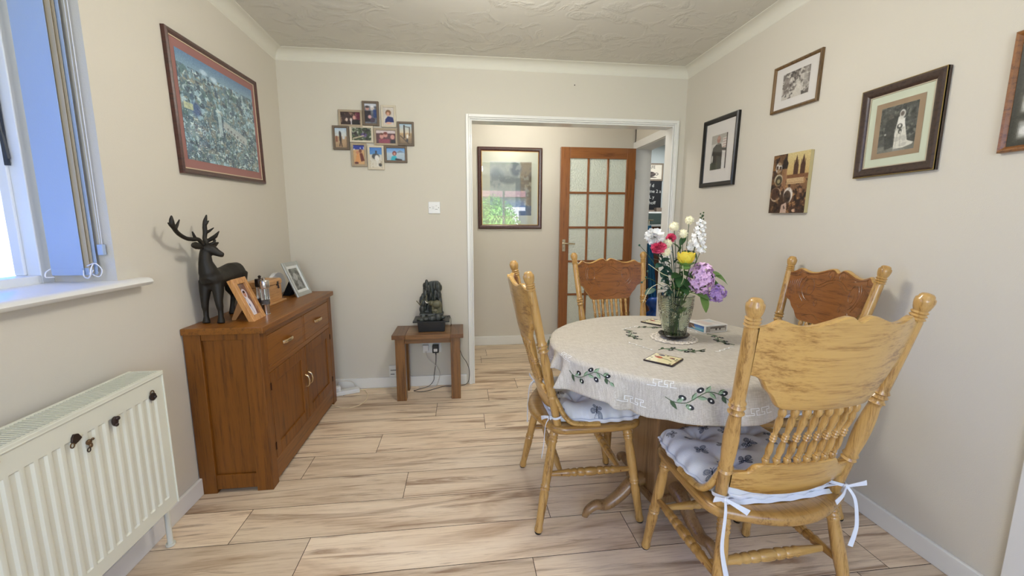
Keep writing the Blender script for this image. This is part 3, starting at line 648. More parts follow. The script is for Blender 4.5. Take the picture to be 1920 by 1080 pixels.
# two peppermills
STEEL = plain('brushed_steel', (205, 200, 194), .22, 1, var=.05); GLS = plain('clear_acrylic', (235, 235, 235), .05, trans=.92, spec=.5)
PEP = plain('peppercorns', (40, 28, 24), .7, var=.5, vscale=300, bmp=1, bscale=350)
def mill(x, y, sc, label, bodymat):
    o = empty('pepper_mill', (x, y, ZT), 0, label, 'pepper mill', 'pepper mills on the sideboard'); o.scale = (sc, sc, sc)
    M = MB(); M.lathe((0, 0, 0), [(.019, 0), (.019, .004), (.0165, .006), (.016, .05), (.018, .056)], 22); M.build('base', STEEL, o)
    M = MB(); M.lathe((0, 0, .056), [(.019, 0), (.020, .004), (.020, .080), (.019, .084)], 22); M.build('barrel', GLS, o)
    M = MB(); M.lathe((0, 0, .058), [(.0165, 0), (.0165, .016), (.012, .020), (.004, .024), (.0001, .024)], 16); M.build('peppercorns', PEP, o)
    M = MB(); M.tube([(0, 0, .06), (0, 0, .142)], .003, 8); M.build('spindle', STEEL, o)
    M = MB(); M.lathe((0, 0, .140), [(.022, 0), (.0235, .003), (.0235, .038), (.021, .042), (.008, .043), (.005, .047), (.0075, .051), (.0075, .055), (.004, .059), (.0001, .06)], 24); M.build('cap', bodymat, o)
    return o
mill(-.983, 2.184, .96, 'clear pepper mill with bright steel cap, the nearer of the pair', STEEL)
mill(-1.022, 2.226, .98, 'second pepper mill with dark cap half hidden behind the first', plain('dark_steel_cap', (66, 56, 50), .3, .9))
# wooden box
BXW = wood('pale_box_wood', (200, 152, 98), (160, 112, 64), 'y', 1.5, .45, .15, .4)
bo = empty('wooden_box', (-1.135, 2.50, ZT), R(-2), 'pale wooden keepsake box with clasp on the sideboard behind the pepper mills', 'box')
M = MB().box((-.065, -.115, 0), (.075, .118, .012)); M.build('foot_board', BXW, bo, False, .003)
M = MB().box((-.055, -.105, .012), (.055, .105, .105)); M.build('box_body', BXW, bo, False, .002)
M = MB(); M.extr([(-.058, .107), (.058, .107), (.058, .128), (.050, .137), (-.050, .137), (-.058, .128)], 'y', -.108, .108); M.build('lid', BXW, bo, False, .0015)
M = MB(); M.box((.0555, .045, .098), (.0595, .066, .122)); M.tube([(.061, .055, .101), (.062, .055, .085)], .004, 8); M.ball((.062, .055, .084), .005, 8, 6); M.build('clasp', DRK, bo)
# white rounded thing behind
o = MB(); P = [( .11*math.cos(a)*1.0, .075+.075*math.sin(a)) for a in np.linspace(-math.pi/2, 1.5*math.pi, 25)[:-1]]
o.extr([(2.80+p*.95 if False else 2.79+p, ZT+q) for p, q in P], 'x', -1.190, -1.168); o = o.build('white_plaque', plain('white_ceramic', (236, 236, 238), .2, var=.01, coat=.4), None, True, .004)
tag(o, 'white rounded plaque standing behind the silver photo frame on the sideboard', 'plaque')
# brown textured thing behind the stag's legs
M = MB(); M.lathe((-1.165, 2.36, ZT), [(.022, 0), (.028, .01), (.030, .05), (.024, .09), (.026, .12), (.018, .14), (.012, .15)], 16); o = M.build('brown_ornament', wood('brown_bark', (130, 84, 48), (60, 36, 22), 'z', 6, .7, 0, .4)); tag(o, 'brown wooden ornament standing behind the legs of the stag', 'ornament')
# silver frame with black and white photo
SLV = plain('silver_frame', (186, 190, 188), .3, .55, var=.04, vscale=60)
cv = Canvas(34, 46, (120, 122, 118)); cv.noise(5, 6, 60, 9); cv.tint(6, 8, (70, 72, 70), .55, .8, 12); cv.ell(.45, .4, .25, .2, (190, 190, 186), .7); cv.ell(.6, .75, .22, .2, (170, 172, 170), .7)
soften(cv, 1, 8); cv2 = Canvas(44, 58, (226, 228, 226)); cv2.a[6:52, 5:39] = cv.a
fo, T_ = stand_frame('framed_photo', 2.790, -1.009, .232, .196, R(22), R(85), (SLV, plain('black_velvet', (16, 16, 20), .95)), 'silver photo frame with a black and white print at the far end of the sideboard', .026, cv2, .010, .027)
M = MB(); M.extr([(.066, .13), (.128, .004), (.128, 0), (.09, 0), (.041, .07)], 'x', -.035, .035); M.build('easel_stand', plain('black_card', (14, 14, 18), .95), fo, False)

# ---------------- side table
ST = wood('side_table_oak', (132, 90, 44), (96, 60, 24), 'x', 1.2, .4, .25, .45); STZ = wood('side_table_oak_leg', (132, 90, 44), (96, 60, 24), 'z', 1.2, .4, .25, .45)
sx0, sx1, sy0, sy1, sz = -.490, .002, 2.842, 3.130, .487
so_ = empty('side_table', ((sx0+sx1)/2, (sy0+sy1)/2, 0), 0, 'small square oak side table with thick legs against the back wall', 'side table')
def sp_(M, name, mat, bevel=.0015): return child(M.build(name, mat, None, False, bevel), so_)
M = MB(); M.box((sx0+.092, sy0, sz-.03), (sx1-.092, sy0+.062, sz)); M.box((sx0+.092, sy1-.062, sz-.03), (sx1-.092, sy1, sz)); sp_(M, 'top_rail', ST)
EW = wood('side_table_oak_end', (112, 72, 34), (82, 48, 18), 'y', 1.2, .4, .25, .45)
for x_ in (sx0, sx1-.0915): sp_(MB().box((x_, sy0, sz-.03), (x_+.0915, sy1, sz)), 'breadboard_end', EW)
M = MB().box((sx0+.092, sy0+.0625, sz-.028), (sx1-.092, sy1-.0625, sz-.001)); sp_(M, 'top_panel', wood('side_table_oak_panel', (146, 106, 58), (112, 76, 36), 'x', 1.0, .35, .35, .4))
for x in (-.472, -.089):
    for y in (2.866, 3.054): sp_(MB().box((x, y, 0), (x+.066, y+.062, sz-.03)), 'leg', STZ, .002)
M = MB(); M.box((-.406, 2.872, sz-.068), (-.089, 2.890, sz-.03)); M.box((-.406, 3.09, sz-.068), (-.089, 3.108, sz-.03)); M.box((-.466, 2.93, sz-.068), (-.448, 3.054, sz-.03)); M.box((-.045, 2.93, sz-.068), (-.027, 3.054, sz-.03)); sp_(M, 'apron', ST)
# ---------------- tabletop fountain
BLK = plain('black_gloss_plastic', (12, 13, 16), .3, var=.1); ROCK = plain('dark_cast_rock', (62, 66, 62), .5, .1, var=.55, vscale=30, bmp=.9, bscale=60, spec=.6)
fo = empty('tabletop_fountain', (-.222, 2.985, sz), 0, 'black tabletop water fountain with carved rocks and elephants on the side table', 'fountain')
M = MB(); w, d_ = .098, .062; M.add([(-w*.93, -d_, 0), (w*.93, -d_, 0), (w*.93, d_, 0), (-w*.93, d_, 0), (-w, -d_-.004, .072), (w, -d_-.004, .072), (w, d_+.004, .072), (-w, d_+.004, .072)], [(3, 2, 1, 0), (0, 1, 5, 4), (1, 2, 6, 5), (2, 3, 7, 6), (3, 0, 4, 7), (4, 5, 6, 7)]); M.build('basin', BLK, fo, False, .002)
M = MB(); M.box((-.128, -.085, .072), (.128, -.064, .082)); M.box((-.128, .07, .072), (.128, .10, .082)); M.box((-.128, -.064, .072), (-.09, .07, .082)); M.box((.09, -.064, .072), (.128, .07, .082)); M.box((-.09, -.064, .074), (.09, .07, .076)); M.build('tray_rim', BLK, fo, False, .002)
rg = random.Random(11); M = MB()
outl = [(-.085, .08), (-.083, .19), (-.085, .235), (-.062, .262), (-.058, .325), (-.030, .343), (.005, .352), (.045, .352), (.064, .335), (.066, .27), (.074, .20), (.078, .08)]
cx = sum(p[0] for p in outl)/len(outl)
M.extr(outl, 'y', .02, .055)
for i in range(46):
    x = rg.uniform(-.075, .065); z = rg.uniform(.10, .335)
    if x < -.05 and z > .25: continue
    M.ball((x, rg.uniform(-.005, .02), z), rg.uniform(.012, .026), 7, 5, (rg.uniform(.5, .9), .9, rg.uniform(1, 2.0)))
for i in range(16): M.ball((-.08+.0105*i, rg.uniform(-.06, -.02), .085+rg.uniform(0, .02)), rg.uniform(.014, .022), 7, 5, (1.3, 1, rg.uniform(.7, 1.3)))
M.box((-.086, -.045, .118), (.086, .03, .128))
child_ = skin_mesh(M, 'rock_face', ROCK, .0032, fo, 2)
ELE = plain('olive_stone_elephant', (98, 96, 74), .5, var=.3, vscale=60)
M = MB(); M.ball((.038, -.022, .192), .03, 12, 8, (1.25, .8, 1.0)); M.ball((.0, -.026, .202), .019, 10, 8, (1.1, .8, 1))
for x in (.012, .030, .050, .066): M.tube([(x, -.022, .185), (x-.003, -.022, .155), (x-.002, -.022, .128)], [.012, .009, .010], 8)
M.tube(cubic([(-.014, -.028, .205), (-.030, -.030, .214), (-.036, -.030, .236), (-.030, -.030, .252), (-.036, -.03, .262)], 3), [.008]*4+[.006]*4+[.005]*4+[.003], 8)
M.ball((.003, -.040, .205), .014, 8, 6, (.8, .35, 1.1))
M.ball((.030, -.044, .150), .014, 10, 8, (1.3, .8, 1)); M.ball((.011, -.046, .152), .009, 8, 6)
for x in (.018, .028, .038, .046): M.tube([(x, -.045, .148), (x, -.045, .128)], .005, 6)
skin_mesh(M, 'elephants', ELE, .0022, fo, 2)
M = MB(); M.tube(cubic([(-.022, -.034, .206), (-.034, -.038, .208), (-.040, -.040, .222)], 3), [.003]*6+[.001], 6); M.build('tusk', plain('ivory_tusk', (236, 232, 222), .4), fo)
M = MB(); M.tube([(-.10, -.055, .225), (-.078, -.03, .19), (-.06, -.03, .225)], [.003, .006, .003], 6); M.build('branch', ELE, fo)
M = MB(); M.tube(cubic([(.105, .04, .082), (.124, .05, .088), (.134, .06, .06), (.134, .07, .01), (.132, .09, .003), (.135, .145, .004), (.136, .150, -.06), (.14, .150, -.12)], 5), .0016, 6); M.build('pump_lead', BLK, fo)
# ---------------- sockets, switch, leads
PLW = plain('white_plastic', (226, 226, 224), .3, var=.01, coat=.1); PLB = plain('black_adapter', (20, 20, 22), .4)
sk = empty('double_socket', (-.239, D-.006, .307), 0, 'white double wall socket seen below the side table top', 'socket')
MB().box((-.072, -.006, -.04), (.072, .0055, .04)).build('face_plate', PLW, sk, False, .002)
pl = empty('white_plug', (-.285, D-.014, .310), 0, 'white three pin plug in the left side of the double socket', 'plug')
MB().box((-.022, -.034, -.022), (.022, -.0005, .026)).build('plug_body', PLW, pl, False, .006)
wlead = plain('clear_white_cable', (206, 200, 190), .4)
MB().tube(cubic([(0, -.02, -.02), (.003, -.024, -.05), (.022, -.024, -.09), (.072, -.022, -.14), (.100, -.020, -.20), (.088, -.022, -.27), (.06, -.03, -.303), (-.06, -.03, -.305)], 6), .0032, 7).build('plug_lead', wlead, pl)
ad = empty('black_adapter', (-.210, D-.014, .302), 0, 'black plug adapter with a white label in the double socket', 'adapter')
MB().box((-.024, -.045, -.026), (.024, -.0005, .034)).build('adapter_body', PLB, ad, False, .004)
MB().box((-.014, -.0458, -.014), (.014, -.0445, .008)).build('label', plain('label_paper', (236, 234, 228), .6), ad, False)
M = MB(); M.tube([(0, -.022, -.026), (.001, -.022, -.048)], [.006, .0028], 8)
M.tube(cubic([(.001, -.022, -.045), (-.002, -.022, -.11), (-.016, -.022, -.20), (-.022, -.022, -.25), (-.06, -.05, -.285), (-.14, -.075, -.2985), (-.165, -.095, -.2985), (-.12, -.115, -.2985), (-.06, -.105, -.2985), (0, -.065, -.2985), (.06, -.03, -.2985), (.13, -.035, -.2985), (.20, -.032, -.2975), (.245, -.028, -.27), (.255, -.02, -.19), (.235, -.018, -.12), (.20, -.018, -.06), (.17, -.02, .04)], 7), .0022, 7)
M.build('adapter_lead', PLB, ad)
o = empty('phone_socket', (-.538, D-.006, .128), 0, 'white phone socket on the back wall above the baseboard', 'socket')
MB().box((-.030, -.004, -.045), (.045, .0055, .045)).build('face_plate', PLW, o, False, .002)
M = MB().box((-.02, -.0055, .006), (.022, -.0035, .012)).box((-.02, -.0055, -.026), (.01, -.0035, -.020)); M.build('socket_slot', plain('slot_grey', (90, 90, 92), .5), o, False)
o = empty('fused_switch', (-.194, D-.005, 1.367), 0, 'white switched outlet plate on the back wall beside the opening', 'switch')
MB().box((-.043, -.004, -.043), (.043, .0045, .043)).build('face_plate', PLW, o, False, .003)
MB().box((-.018, -.007, -.012), (.004, -.0035, .014)).build('rocker', PLW, o, False, .001)
M = MB(); M.box((.006, -.0048, -.013), (.024, -.0035, -.010)); M.box((.010, -.0046, .012), (.020, -.0035, .014)); M.box((-.015, -.0078, -.006), (-.001, -.0068, -.004)); M.box((-.015, -.0078, .004), (-.001, -.0068, .006)); M.build('marking', plain('mark_grey', (120, 120, 122), .5), o, False)
for sx in (-.031, .031): MB().turned((sx, -.0055, 0), (sx, -.003, 0), [(0, .0035), (1, .0035)], 8).build('screw', plain('screw_grey', (128, 126, 122), .35, .6), o)
ex = empty('extension_lead', (-.87, 3.05, 0), 0, 'white extension socket strip with cream lead on the floor by the sideboard', 'extension lead')
k = Matrix.Rotation(R(22), 4, 'Z')
M = MB(); M.box((-.11, -.028, .001), (.095, .028, .032), k); M.build('socket_strip', PLW, ex, False, .005)
M = MB(); M.box((-.075, -.02, .032), (-.035, .022, .068), k); M.build('plug', PLW, ex, False, .006)
M = MB(); M.tube(cubic([(-.055, .00, .066), (-.05, -.005, .090), (-.02, .0, .100), (.04, .03, .080), (.06, .05, .035), (.10, .06, .006)], 6), .0028, 7)
M.build('plug_cable', wlead, ex)
CRM = plain('cream_cable', (226, 208, 172), .45)
M = MB(); M.tube(cubic([(.088, .034, .014), (.13, .03, .006), (.17, -.07, .004), (.165, -.19, .004), (.09, -.26, .004), (-.02, -.22, .004), (-.10, -.12, .004)], 7), .003, 7); M.tube(cubic([(.088, .036, .012), (.16, .060, .005), (.28, .066, .005), (.40, .072, .005), (.50, .070, .005)], 6), .003, 7); M.build('lead', CRM, ex)
o = empty('wall_nail', (.842, D, 2.256), 0, 'tiny nail head left in the back wall above the opening', 'nail')
MB().turned((0, 0, 0), (0, -.008, 0), [(0, .0018), (.7, .0018), (.71, .004), (1, .004)], 8).build('nail', DRK, o)
# ================================================================ PICTURES
MAHOG = wood('mahogany_frame', (74, 34, 26), (46, 18, 14), 'z', 2, .3, .5, .3)
def wall_frame(name, label, wall, c, w, h, border, depth, fmat, cv, inner, tilt=0, slip=None, pmat=None, mount=None, cat='picture'):
    """wall 'L','R','B','H'; c=(along, z) centre; picture seen from the front has u to the right"""
    al, z = c
    if wall == 'L': loc = (L, al, z); ux, nn_ = Vector((0, 1, 0)), Vector((1, 0, 0))
    if wall == 'R': loc = (RR, al, z); ux, nn_ = Vector((0, -1, 0)), Vector((-1, 0, 0))
    if wall == 'B': loc = (al, D, z); ux, nn_ = Vector((1, 0, 0)), Vector((0, -1, 0))
    if wall == 'H': loc = (al, H2, z); ux, nn_ = Vector((1, 0, 0)), Vector((0, -1, 0))
    o = bpy.data.objects.new(name, None); COL.objects.link(o); o.empty_display_size = .05
    Mx = Matrix((ux, Vector((0, 0, 1)), nn_)).transposed().to_4x4()      # local x right, y up, z out
    o.matrix_world = Matrix.Translation(loc) @ Mx @ Matrix.Rotation(tilt, 4, 'Z'); tag(o, label, cat)
    b_ = border; M = MB()
    # mitred, slightly rounded profile
    pr = [(0, .001), (0, depth*.75), (b_*.25, depth), (b_*.6, depth*.9), (b_*.9, depth*.62), (b_, depth*.5), (b_, .001)]
    vs = []; n = len(pr)
    for (sx, sy) in ((-1, -1), (1, -1), (1, 1), (-1, 1)):
        for p, q in pr: vs.append((sx*(w/2-p), sy*(h/2-p), q))
    fs = []
    for k in range(4):
        k2 = (k+1) % 4
        for i in range(n-1): fs.append((k*n+i, k2*n+i, k2*n+i+1, k*n+i+1))
    M.add(vs, fs); M.build('frame', fmat, o, True, 0, 25)
    if slip:
        M = MB(); s0, s1 = b_-.001, b_+slip[0]
        for a, c_ in (((-w/2+s0, -h/2+s0), (-w/2+s1, h/2-s0)), ((w/2-s1, -h/2+s0), (w/2-s0, h/2-s0)), ((-w/2+s1, -h/2+s0), (w/2-s1, -h/2+s1)), ((-w/2+s1, h/2-s1), (w/2-s1, h/2-s0))):
            M.box((a[0], a[1], .002), (c_[0], c_[1], depth*.5+.001))
        M.build('slip', slip[1], o, False)
    iw, ih = w/2-b_*.95, h/2-b_*.95
    zz = depth*.45
    if mount:
        M = MB().box((-iw, -ih, .001), (iw, ih, zz-.001)); M.build('mount', mount, o, False)
        (mx0, mx1, my0, my1) = inner      # print rectangle in local metres
        paint_obj('print', cv, lambda u, v: (mx0+(mx1-mx0)*u, my1-(my1-my0)*v, zz), pmat or vcol(name+'_ink', .3, .35), o)
    else:
        MB().box((-iw, -ih, .001), (iw, ih, zz-.001)).build('backing', fmat, o, False)
        paint_obj('print', cv, lambda u, v: (-iw+2*iw*u, ih-2*ih*v, zz), pmat or vcol(name+'_ink', .3, .35), o)
    return o
ART = vcol('art_under_glass', .35, .6, coatr=.03)
# --- left wall: busy town picture with pink mount
cv = Canvas(180, 134, (96, 116, 122))
cv.noise(10, 8, 34, 21); cv.vgrad((84, 112, 140), (126, 148, 158), 0, .16)
for s_, c_, th_ in ((31, (156, 178, 184), .56), (32, (64, 84, 98), .55), (33, (182, 192, 186), .63), (34, (68, 94, 92), .62), (35, (126, 122, 110), .60), (36, (46, 60, 76), .64)):
    cv.tint(22, 17, c_, th_, .75, s_, 4, .03, (cv.Y > .12).astype(float))
rg = np.random.default_rng(40)
for i in range(240):        # little houses, roofs and people
    x, y = rg.random(), .14+.85*rg.random(); wd, hh = .008+.022*rg.random(), .008+.028*rg.random()
    k = rg.integers(0, 6); c_ = [(186, 196, 190), (70, 86, 104), (150, 140, 120), (96, 120, 110), (206, 206, 196), (52, 60, 72)][k]
    if rg.random() < .5: cv.poly([(x, y), (x+wd, y-hh*.9), (x+2*wd, y)], c_, .8)
    elif rg.random() < .5: cv.poly([(x, y), (x+wd*1.6, y+hh*.4), (x+wd*1.5, y+hh), (x, y+hh*.8)], c_, .75)
    else: cv.line(x, y, x+wd*2*(rg.random()-.3), y-hh*1.5, .004, c_, .8)
for i in range(900):
    x, y = rg.random(), .45+.55*rg.random()**.7; c_ = [(226, 222, 208), (40, 46, 54), (164, 150, 132), (90, 110, 96), (200, 206, 206)][rg.integers(0, 5)]
    cv.ell(x, y, .003+.003*rg.random(), .006, c_, .9, soft=.5)
for p, q in (((.42, .12), .04), ((.30, .10), .03)): cv.ell(p[0], p[1], .06, .035, (190, 200, 204), .8, soft=.6)
cv.ell(.16, .5, .07, .09, (64, 84, 126), .7, soft=.5); cv.rect(.03, .46, .13, .52, (188, 182, 138), .8)
cv.line(.52, .56, .80, .66, .035, (178, 174, 166), .8); 
for i in range(6): cv.rect(.54+.045*i, .575+.018*i, .56+.045*i, .60+.018*i, (92, 90, 92), .8)
cv.rect(.42, .46, .47, .68, (186, 194, 190), .7)
PINKM = plain('rose_mount_card', (158, 112, 108), .6, var=.05)
cv.a = np.clip((cv.a-110)*1.12+128, 0, 255); cv.a *= (.95, 1.02, 1.07); soften(cv, 0, 6)  # glass haze put into the print as a paler, bluer tint
lp = wall_frame('town_picture', 'large crowded town scene with rose mount and dark red frame on the left wall', 'L', (2.415, 1.776), .785, .596, .024, .022, MAHOG, cv, (-.335, .335, -.232, .234), R(1.8), (.004, plain('cream_slip', (206, 186, 158), .5)), ART, PINKM)
# --- hall picture
cv = Canvas(112, 148, (150, 160, 158)); cv.noise(4, 5, 14, 51)
cv.rect(.72, 0, 1, 1, (104, 96, 84)); cv.tint(7, 12, (134, 118, 92), .5, .7, 53, mask=(cv.X > .72)*1.0); cv.rect(.70, .82, 1, 1, (60, 76, 110), .9)
cv.ell(.62, .12, .16, .18, (80, 92, 104), .9, soft=.4); cv.ell(.15, .3, .22, .22, (98, 112, 120), .8, soft=.5); cv.ell(.45, .34, .3, .09, (92, 104, 112), .8, soft=.5); cv.rect(.62, .30, .74, .98, (92, 104, 112), .7)
cv.tint(9, 9, (170, 176, 170), .6, .5, 55)
HGL = vcol('hall_art_under_glass', .3, 1.0, coatr=0.0, coat_ior=2.6)
mm_, tt_, bb_ = nodes('pale_mount_behind_glass', .5, 0, .5, 1.0, 0.0); bb_.inputs['Base Color'].default_value = lin((186, 190, 174))+[1]; bb_.inputs['Coat IOR'].default_value = 2.6
soften(cv, 2, 3)
wall_frame('hall_picture', 'framed portrait print with pale mount on the hall wall, window mirrored in its glass', 'H', (.489, 1.600), .640, .790, .038, .024, MAHOG, cv, (-.200, .214, -.262, .258), 0, (.005, plain('gilt_slip', (176, 146, 96), .4, .4)), HGL, mm_)
# --- right wall
BLKF = plain('black_frame', (16, 15, 16), .32, var=.1)
cv = Canvas(92, 140, (196, 192, 188)); cv.vgrad((184, 180, 174), (214, 212, 210), 0, 1); cv.rect(0, 0, 1, .25, (150, 146, 138), .8); cv.rect(.72, .12, .95, .42, (206, 202, 196), .9)
for k in range(4): cv.rect(.74, .15+.07*k, .93, .18+.07*k, (140, 96, 90), .6)
cv.rect(.95, 0, 1, 1, (40, 24, 22)); cv.poly([(.12, .36), (.32, .27), (.62, .27), (.72, .42), (.74, 1), (.04, 1), (.06, .6)], (30, 32, 32)); cv.line(.62, .42, .97, .46, .055, (28, 28, 30)); cv.ell(.46, .14, .12, .11, (150, 104, 92)); cv.ell(.46, .10, .11, .05, (170, 130, 118)); cv.rect(.38, .24, .54, .29, (90, 88, 84))
cv.ell(.12, .68, .05, .12, (196, 194, 190)); cv.rect(.0, .8, .5, 1, (52, 60, 44), .8)
WMNT = plain('white_mount', (214, 210, 206), .5, var=.01, coat=.4)
soften(cv, 2, 5)
wall_frame('portrait_photo', 'black framed photo of a person in a dark coat, arm stretched to one side', 'R', (2.680, 1.726), .372, .447, .030, .024, BLKF, cv, (-.085, .085, -.112, .112), R(-1.6), None, ART, WMNT)
BRN = wood('brown_gilt_frame', (112, 84, 48), (70, 50, 28), 'y', 3, .35, .3, .4)
cv = Canvas(110, 80, (190, 184, 176)); cv.tint(5, 5, (98, 90, 86), .5, .85, 61); cv.tint(12, 9, (60, 54, 52), .6, .8, 62); cv.poly([(.35, 1), (.60, .45), (.68, .45), (.75, 1)], (206, 200, 190), .9); cv.rect(.80, .0, .97, .75, (150, 144, 138), .7); cv.rect(.05, .2, .28, .8, (120, 110, 104), .7); cv.tint(18, 14, (214, 210, 202), .66, .7, 63)
soften(cv, 1, 8)
wall_frame('street_etching', 'small sepia street etching in a thin brown frame high on the right wall', 'R', (2.066, 1.960), .308, .238, .016, .018, BRN, cv, (-.088, .088, -.062, .068), R(-1.5), None, ART, WMNT)
# canvas print (no frame): clock tower and twin spires, generic sepia old town
cv = Canvas(130, 164, (196, 172, 116)); cv.vgrad((206, 188, 132), (190, 160, 104), 0, .36); cv.vgrad((150, 112, 74), (62, 36, 24), .36, 1)
cv.tint(14, 16, (196, 150, 96), .58, .7, 71, mask=(cv.Y > .40)*1.0); cv.tint(14, 16, (44, 26, 18), .56, .8, 72, mask=(cv.Y > .45)*1.0)
for cx_ in (.66, .84):
    cv.poly([(cx_-.05, .36), (cx_-.045, .20), (cx_, .04), (cx_+.045, .20), (cx_+.05, .36)], (66, 40, 28)); cv.rect(cx_-.06, .20, cx_+.06, .36, (72, 44, 30)); 
    for d__ in (-.05, .05): cv.line(cx_+d__, .22, cx_+d__, .13, .006, (66, 40, 28))
cv.rect(.44, .36, 1, .42, (120, 80, 50)); cv.rect(.44, .42, .9, .52, (214, 186, 140)); 
for k in range(5): cv.rect(.45, .43+.02*k, .9, .437+.02*k, (130, 92, 60), .8)
cv.rect(0, .0, .40, 1, (62, 40, 26)); cv.rect(.0, .02, .2, .26, (156, 112, 64), .8); cv.poly([(.0, .08), (.32, 0), (.44, .16), (.42, .26), (.1, .26)], (40, 24, 18)); cv.poly([(.18, .10), (.32, .06), (.40, .18), (.28, .30)], (26, 16, 12))
cv.rect(.28, .25, .42, .62, (150, 108, 76), .9); cv.ell(.18, .22, .10, .10, (206, 200, 190)); cv.rect(.11, .19, .16, .25, (50, 34, 26)); cv.rect(.20, .20, .25, .26, (50, 34, 26))
cv.ell(.20, .43, .13, .11, (196, 186, 160)); cv.ell(.21, .44, .105, .09, (66, 58, 40)); cv.ell(.21, .45, .05, .04, (150, 140, 104)); cv.ell(.16, .68, .17, .13, (210, 190, 160)); cv.ell(.15, .67, .145, .115, (70, 44, 30)); cv.tint(9, 9, (130, 96, 60), .55, .7, 74, mask=((cv.X < .36)*1.0))
cv.ell(.52, .70, .14, .14, (214, 206, 196)); cv.ell(.50, .73, .11, .12, (80, 62, 48)); cv.rect(.44, .66, .52, .86, (60, 44, 34), .7); cv.poly([(.34, 1), (.36, .86), (.50, .82), (.52, 1)], (188, 160, 142)); cv.ell(.72, .96, .06, .03, (206, 170, 140)); cv.tint(10, 12, (30, 18, 14), .62, .8, 75, mask=(cv.Y > .5)*1.0); cv.rect(.80, .60, .88, .67, (168, 128, 96), .8)
soften(cv, 1, 9)
o = bpy.data.objects.new('canvas_print', None); COL.objects.link(o); tag(o, 'frameless sepia canvas of a clock tower and twin spires on the right wall', 'canvas')
o.matrix_world = Matrix.Translation((RR, 2.032, 1.4595)) @ Matrix(((0, 0, -1, 0), (-1, 0, 0, 0), (0, 1, 0, 0), (0, 0, 0, 1))) @ Matrix.Rotation(R(-1.2), 4, 'Z')
w, h, dp = .243, .305, .020
MB().box((-w/2, -h/2, .001), (w/2, h/2, dp)).build('canvas_edge', plain('canvas_edge', (190, 176, 130), .8), o, False, .001)
paint_obj('print', cv, lambda u, v: (-w/2+w*u, h/2-h*v, dp+.0008), vcol('canvas_ink', .6, 0, bmp=.2), o)
# wedding photo
cv = Canvas(171, 192, (150, 128, 102)); pw0, pw1, ph0, ph1 = .14, .86, .11, .89
cv.noise(3, 3, 8, 80); q = Canvas(130, 156, (74, 76, 72)); q.noise(7, 9, 34, 81); q.tint(8, 14, (120, 122, 112), .60, .7, 82); q.tint(10, 10, (42, 44, 44), .58, .7, 83); q.rect(0, .86, 1, 1, (128, 128, 118), .7)
q.poly([(.18, .30), (.34, .26), (.42, .34), (.44, .9), (.2, .94), (.14, .5)], (52, 54, 52), .75); q.ell(.28, .22, .06, .06, (84, 82, 76)); q.ell(.18, .60, .03, .025, (170, 168, 160))
q.poly([(.50, .26), (.62, .24), (.72, .50), (.80, .80), (.97, .86), (.94, .90), (.70, .95), (.45, .95), (.44, .60)], (208, 206, 194)); q.ell(.60, .21, .085, .10, (196, 194, 184)); q.ell(.595, .205, .055, .055, (104, 96, 88)); q.poly([(.50, .30), (.60, .34), (.68, .30), (.70, .5), (.5, .5)], (224, 222, 212)); q.line(.60, .58, .62, .9, .008, (160, 158, 148)); q.line(.52, .62, .50, .9, .008, (168, 166, 156))
q.tint(5, 16, (160, 158, 150), .55, .5, 85, mask=((q.X > .44)*(q.Y > .5)*(q.X < .8))*1.0); q.ell(.56, .47, .08, .06, (60, 62, 58)); q.ell(.56, .46, .04, .035, (206, 204, 196)); q.ell(.58, .58, .05, .06, (66, 68, 62)); q.ell(.59, .60, .025, .03, (196, 194, 186))
soften(q, 2, 7); cv.a[18:174, 21:151] = q.a
MNT2 = plain('pale_green_mount', (196, 202, 180), .5, var=.015, coat=.4)
GILT = plain('gilt_edge', (150, 128, 70), .35, .5)
DKF = wood('dark_walnut_frame', (66, 48, 40), (40, 28, 24), 'z', 2, .35, .3, .3)
wf = wall_frame('wedding_photo', 'black and white wedding photo with bride in white, wide dark frame with gilt edge', 'R', (1.5125, 1.6215), .316, .356, .036, .024, DKF, cv, (-.093, .093, -.108, .108), 0, (.003, plain('silver_slip', (200, 190, 170), .3, .6)), ART, MNT2)
M = MB()
for a, c_ in (((-.158, -.178), (-.150, .178)), ((.150, -.178), (.158, .178)), ((-.150, -.178), (.150, -.170)), ((-.150, .170), (.150, .178))): M.box((a[0], a[1], .0125), (c_[0], c_[1], .0195))
M.build('gilt_edge', GILT, wf, False)
# multi aperture picture cut by the right frame edge
TEAK = wood('teak_frame', (142, 92, 44), (104, 62, 28), 'z', 2, .38, .3, .4)
cv = Canvas(40, 76, (44, 44, 36)); cv.noise(3, 5, 6, 90)
for r_ in range(4):
    for c_ in range(2):
        x0, y0_ = .14+.42*c_, .06+.235*r_; cv.rect(x0-.04, y0_-.015, x0+.34, y0_+.19, (70, 70, 60)); cv.rect(x0-.02, y0_-.005, x0+.32, y0_+.18, (50, 50, 42)); cv.rect(x0, y0_+.01, x0+.30, y0_+.165, (150, 150, 142)); cv.ell(x0+.12, y0_+.10, .10, .05, (214, 214, 208)); cv.tint(8, 12, (70, 70, 66), .6, .6, 91+r_, mask=((cv.X > x0) & (cv.X < x0+.3) & (cv.Y > y0_) & (cv.Y < y0_+.165))*1.0)
soften(cv, 1, 3)
wall_frame('photo_set_frame', 'brown framed set of small photos on dark mount cut by the right edge', 'R', (1.089, 1.650), .182, .360, .017, .022, TEAK, cv, None, 0, None, ART)
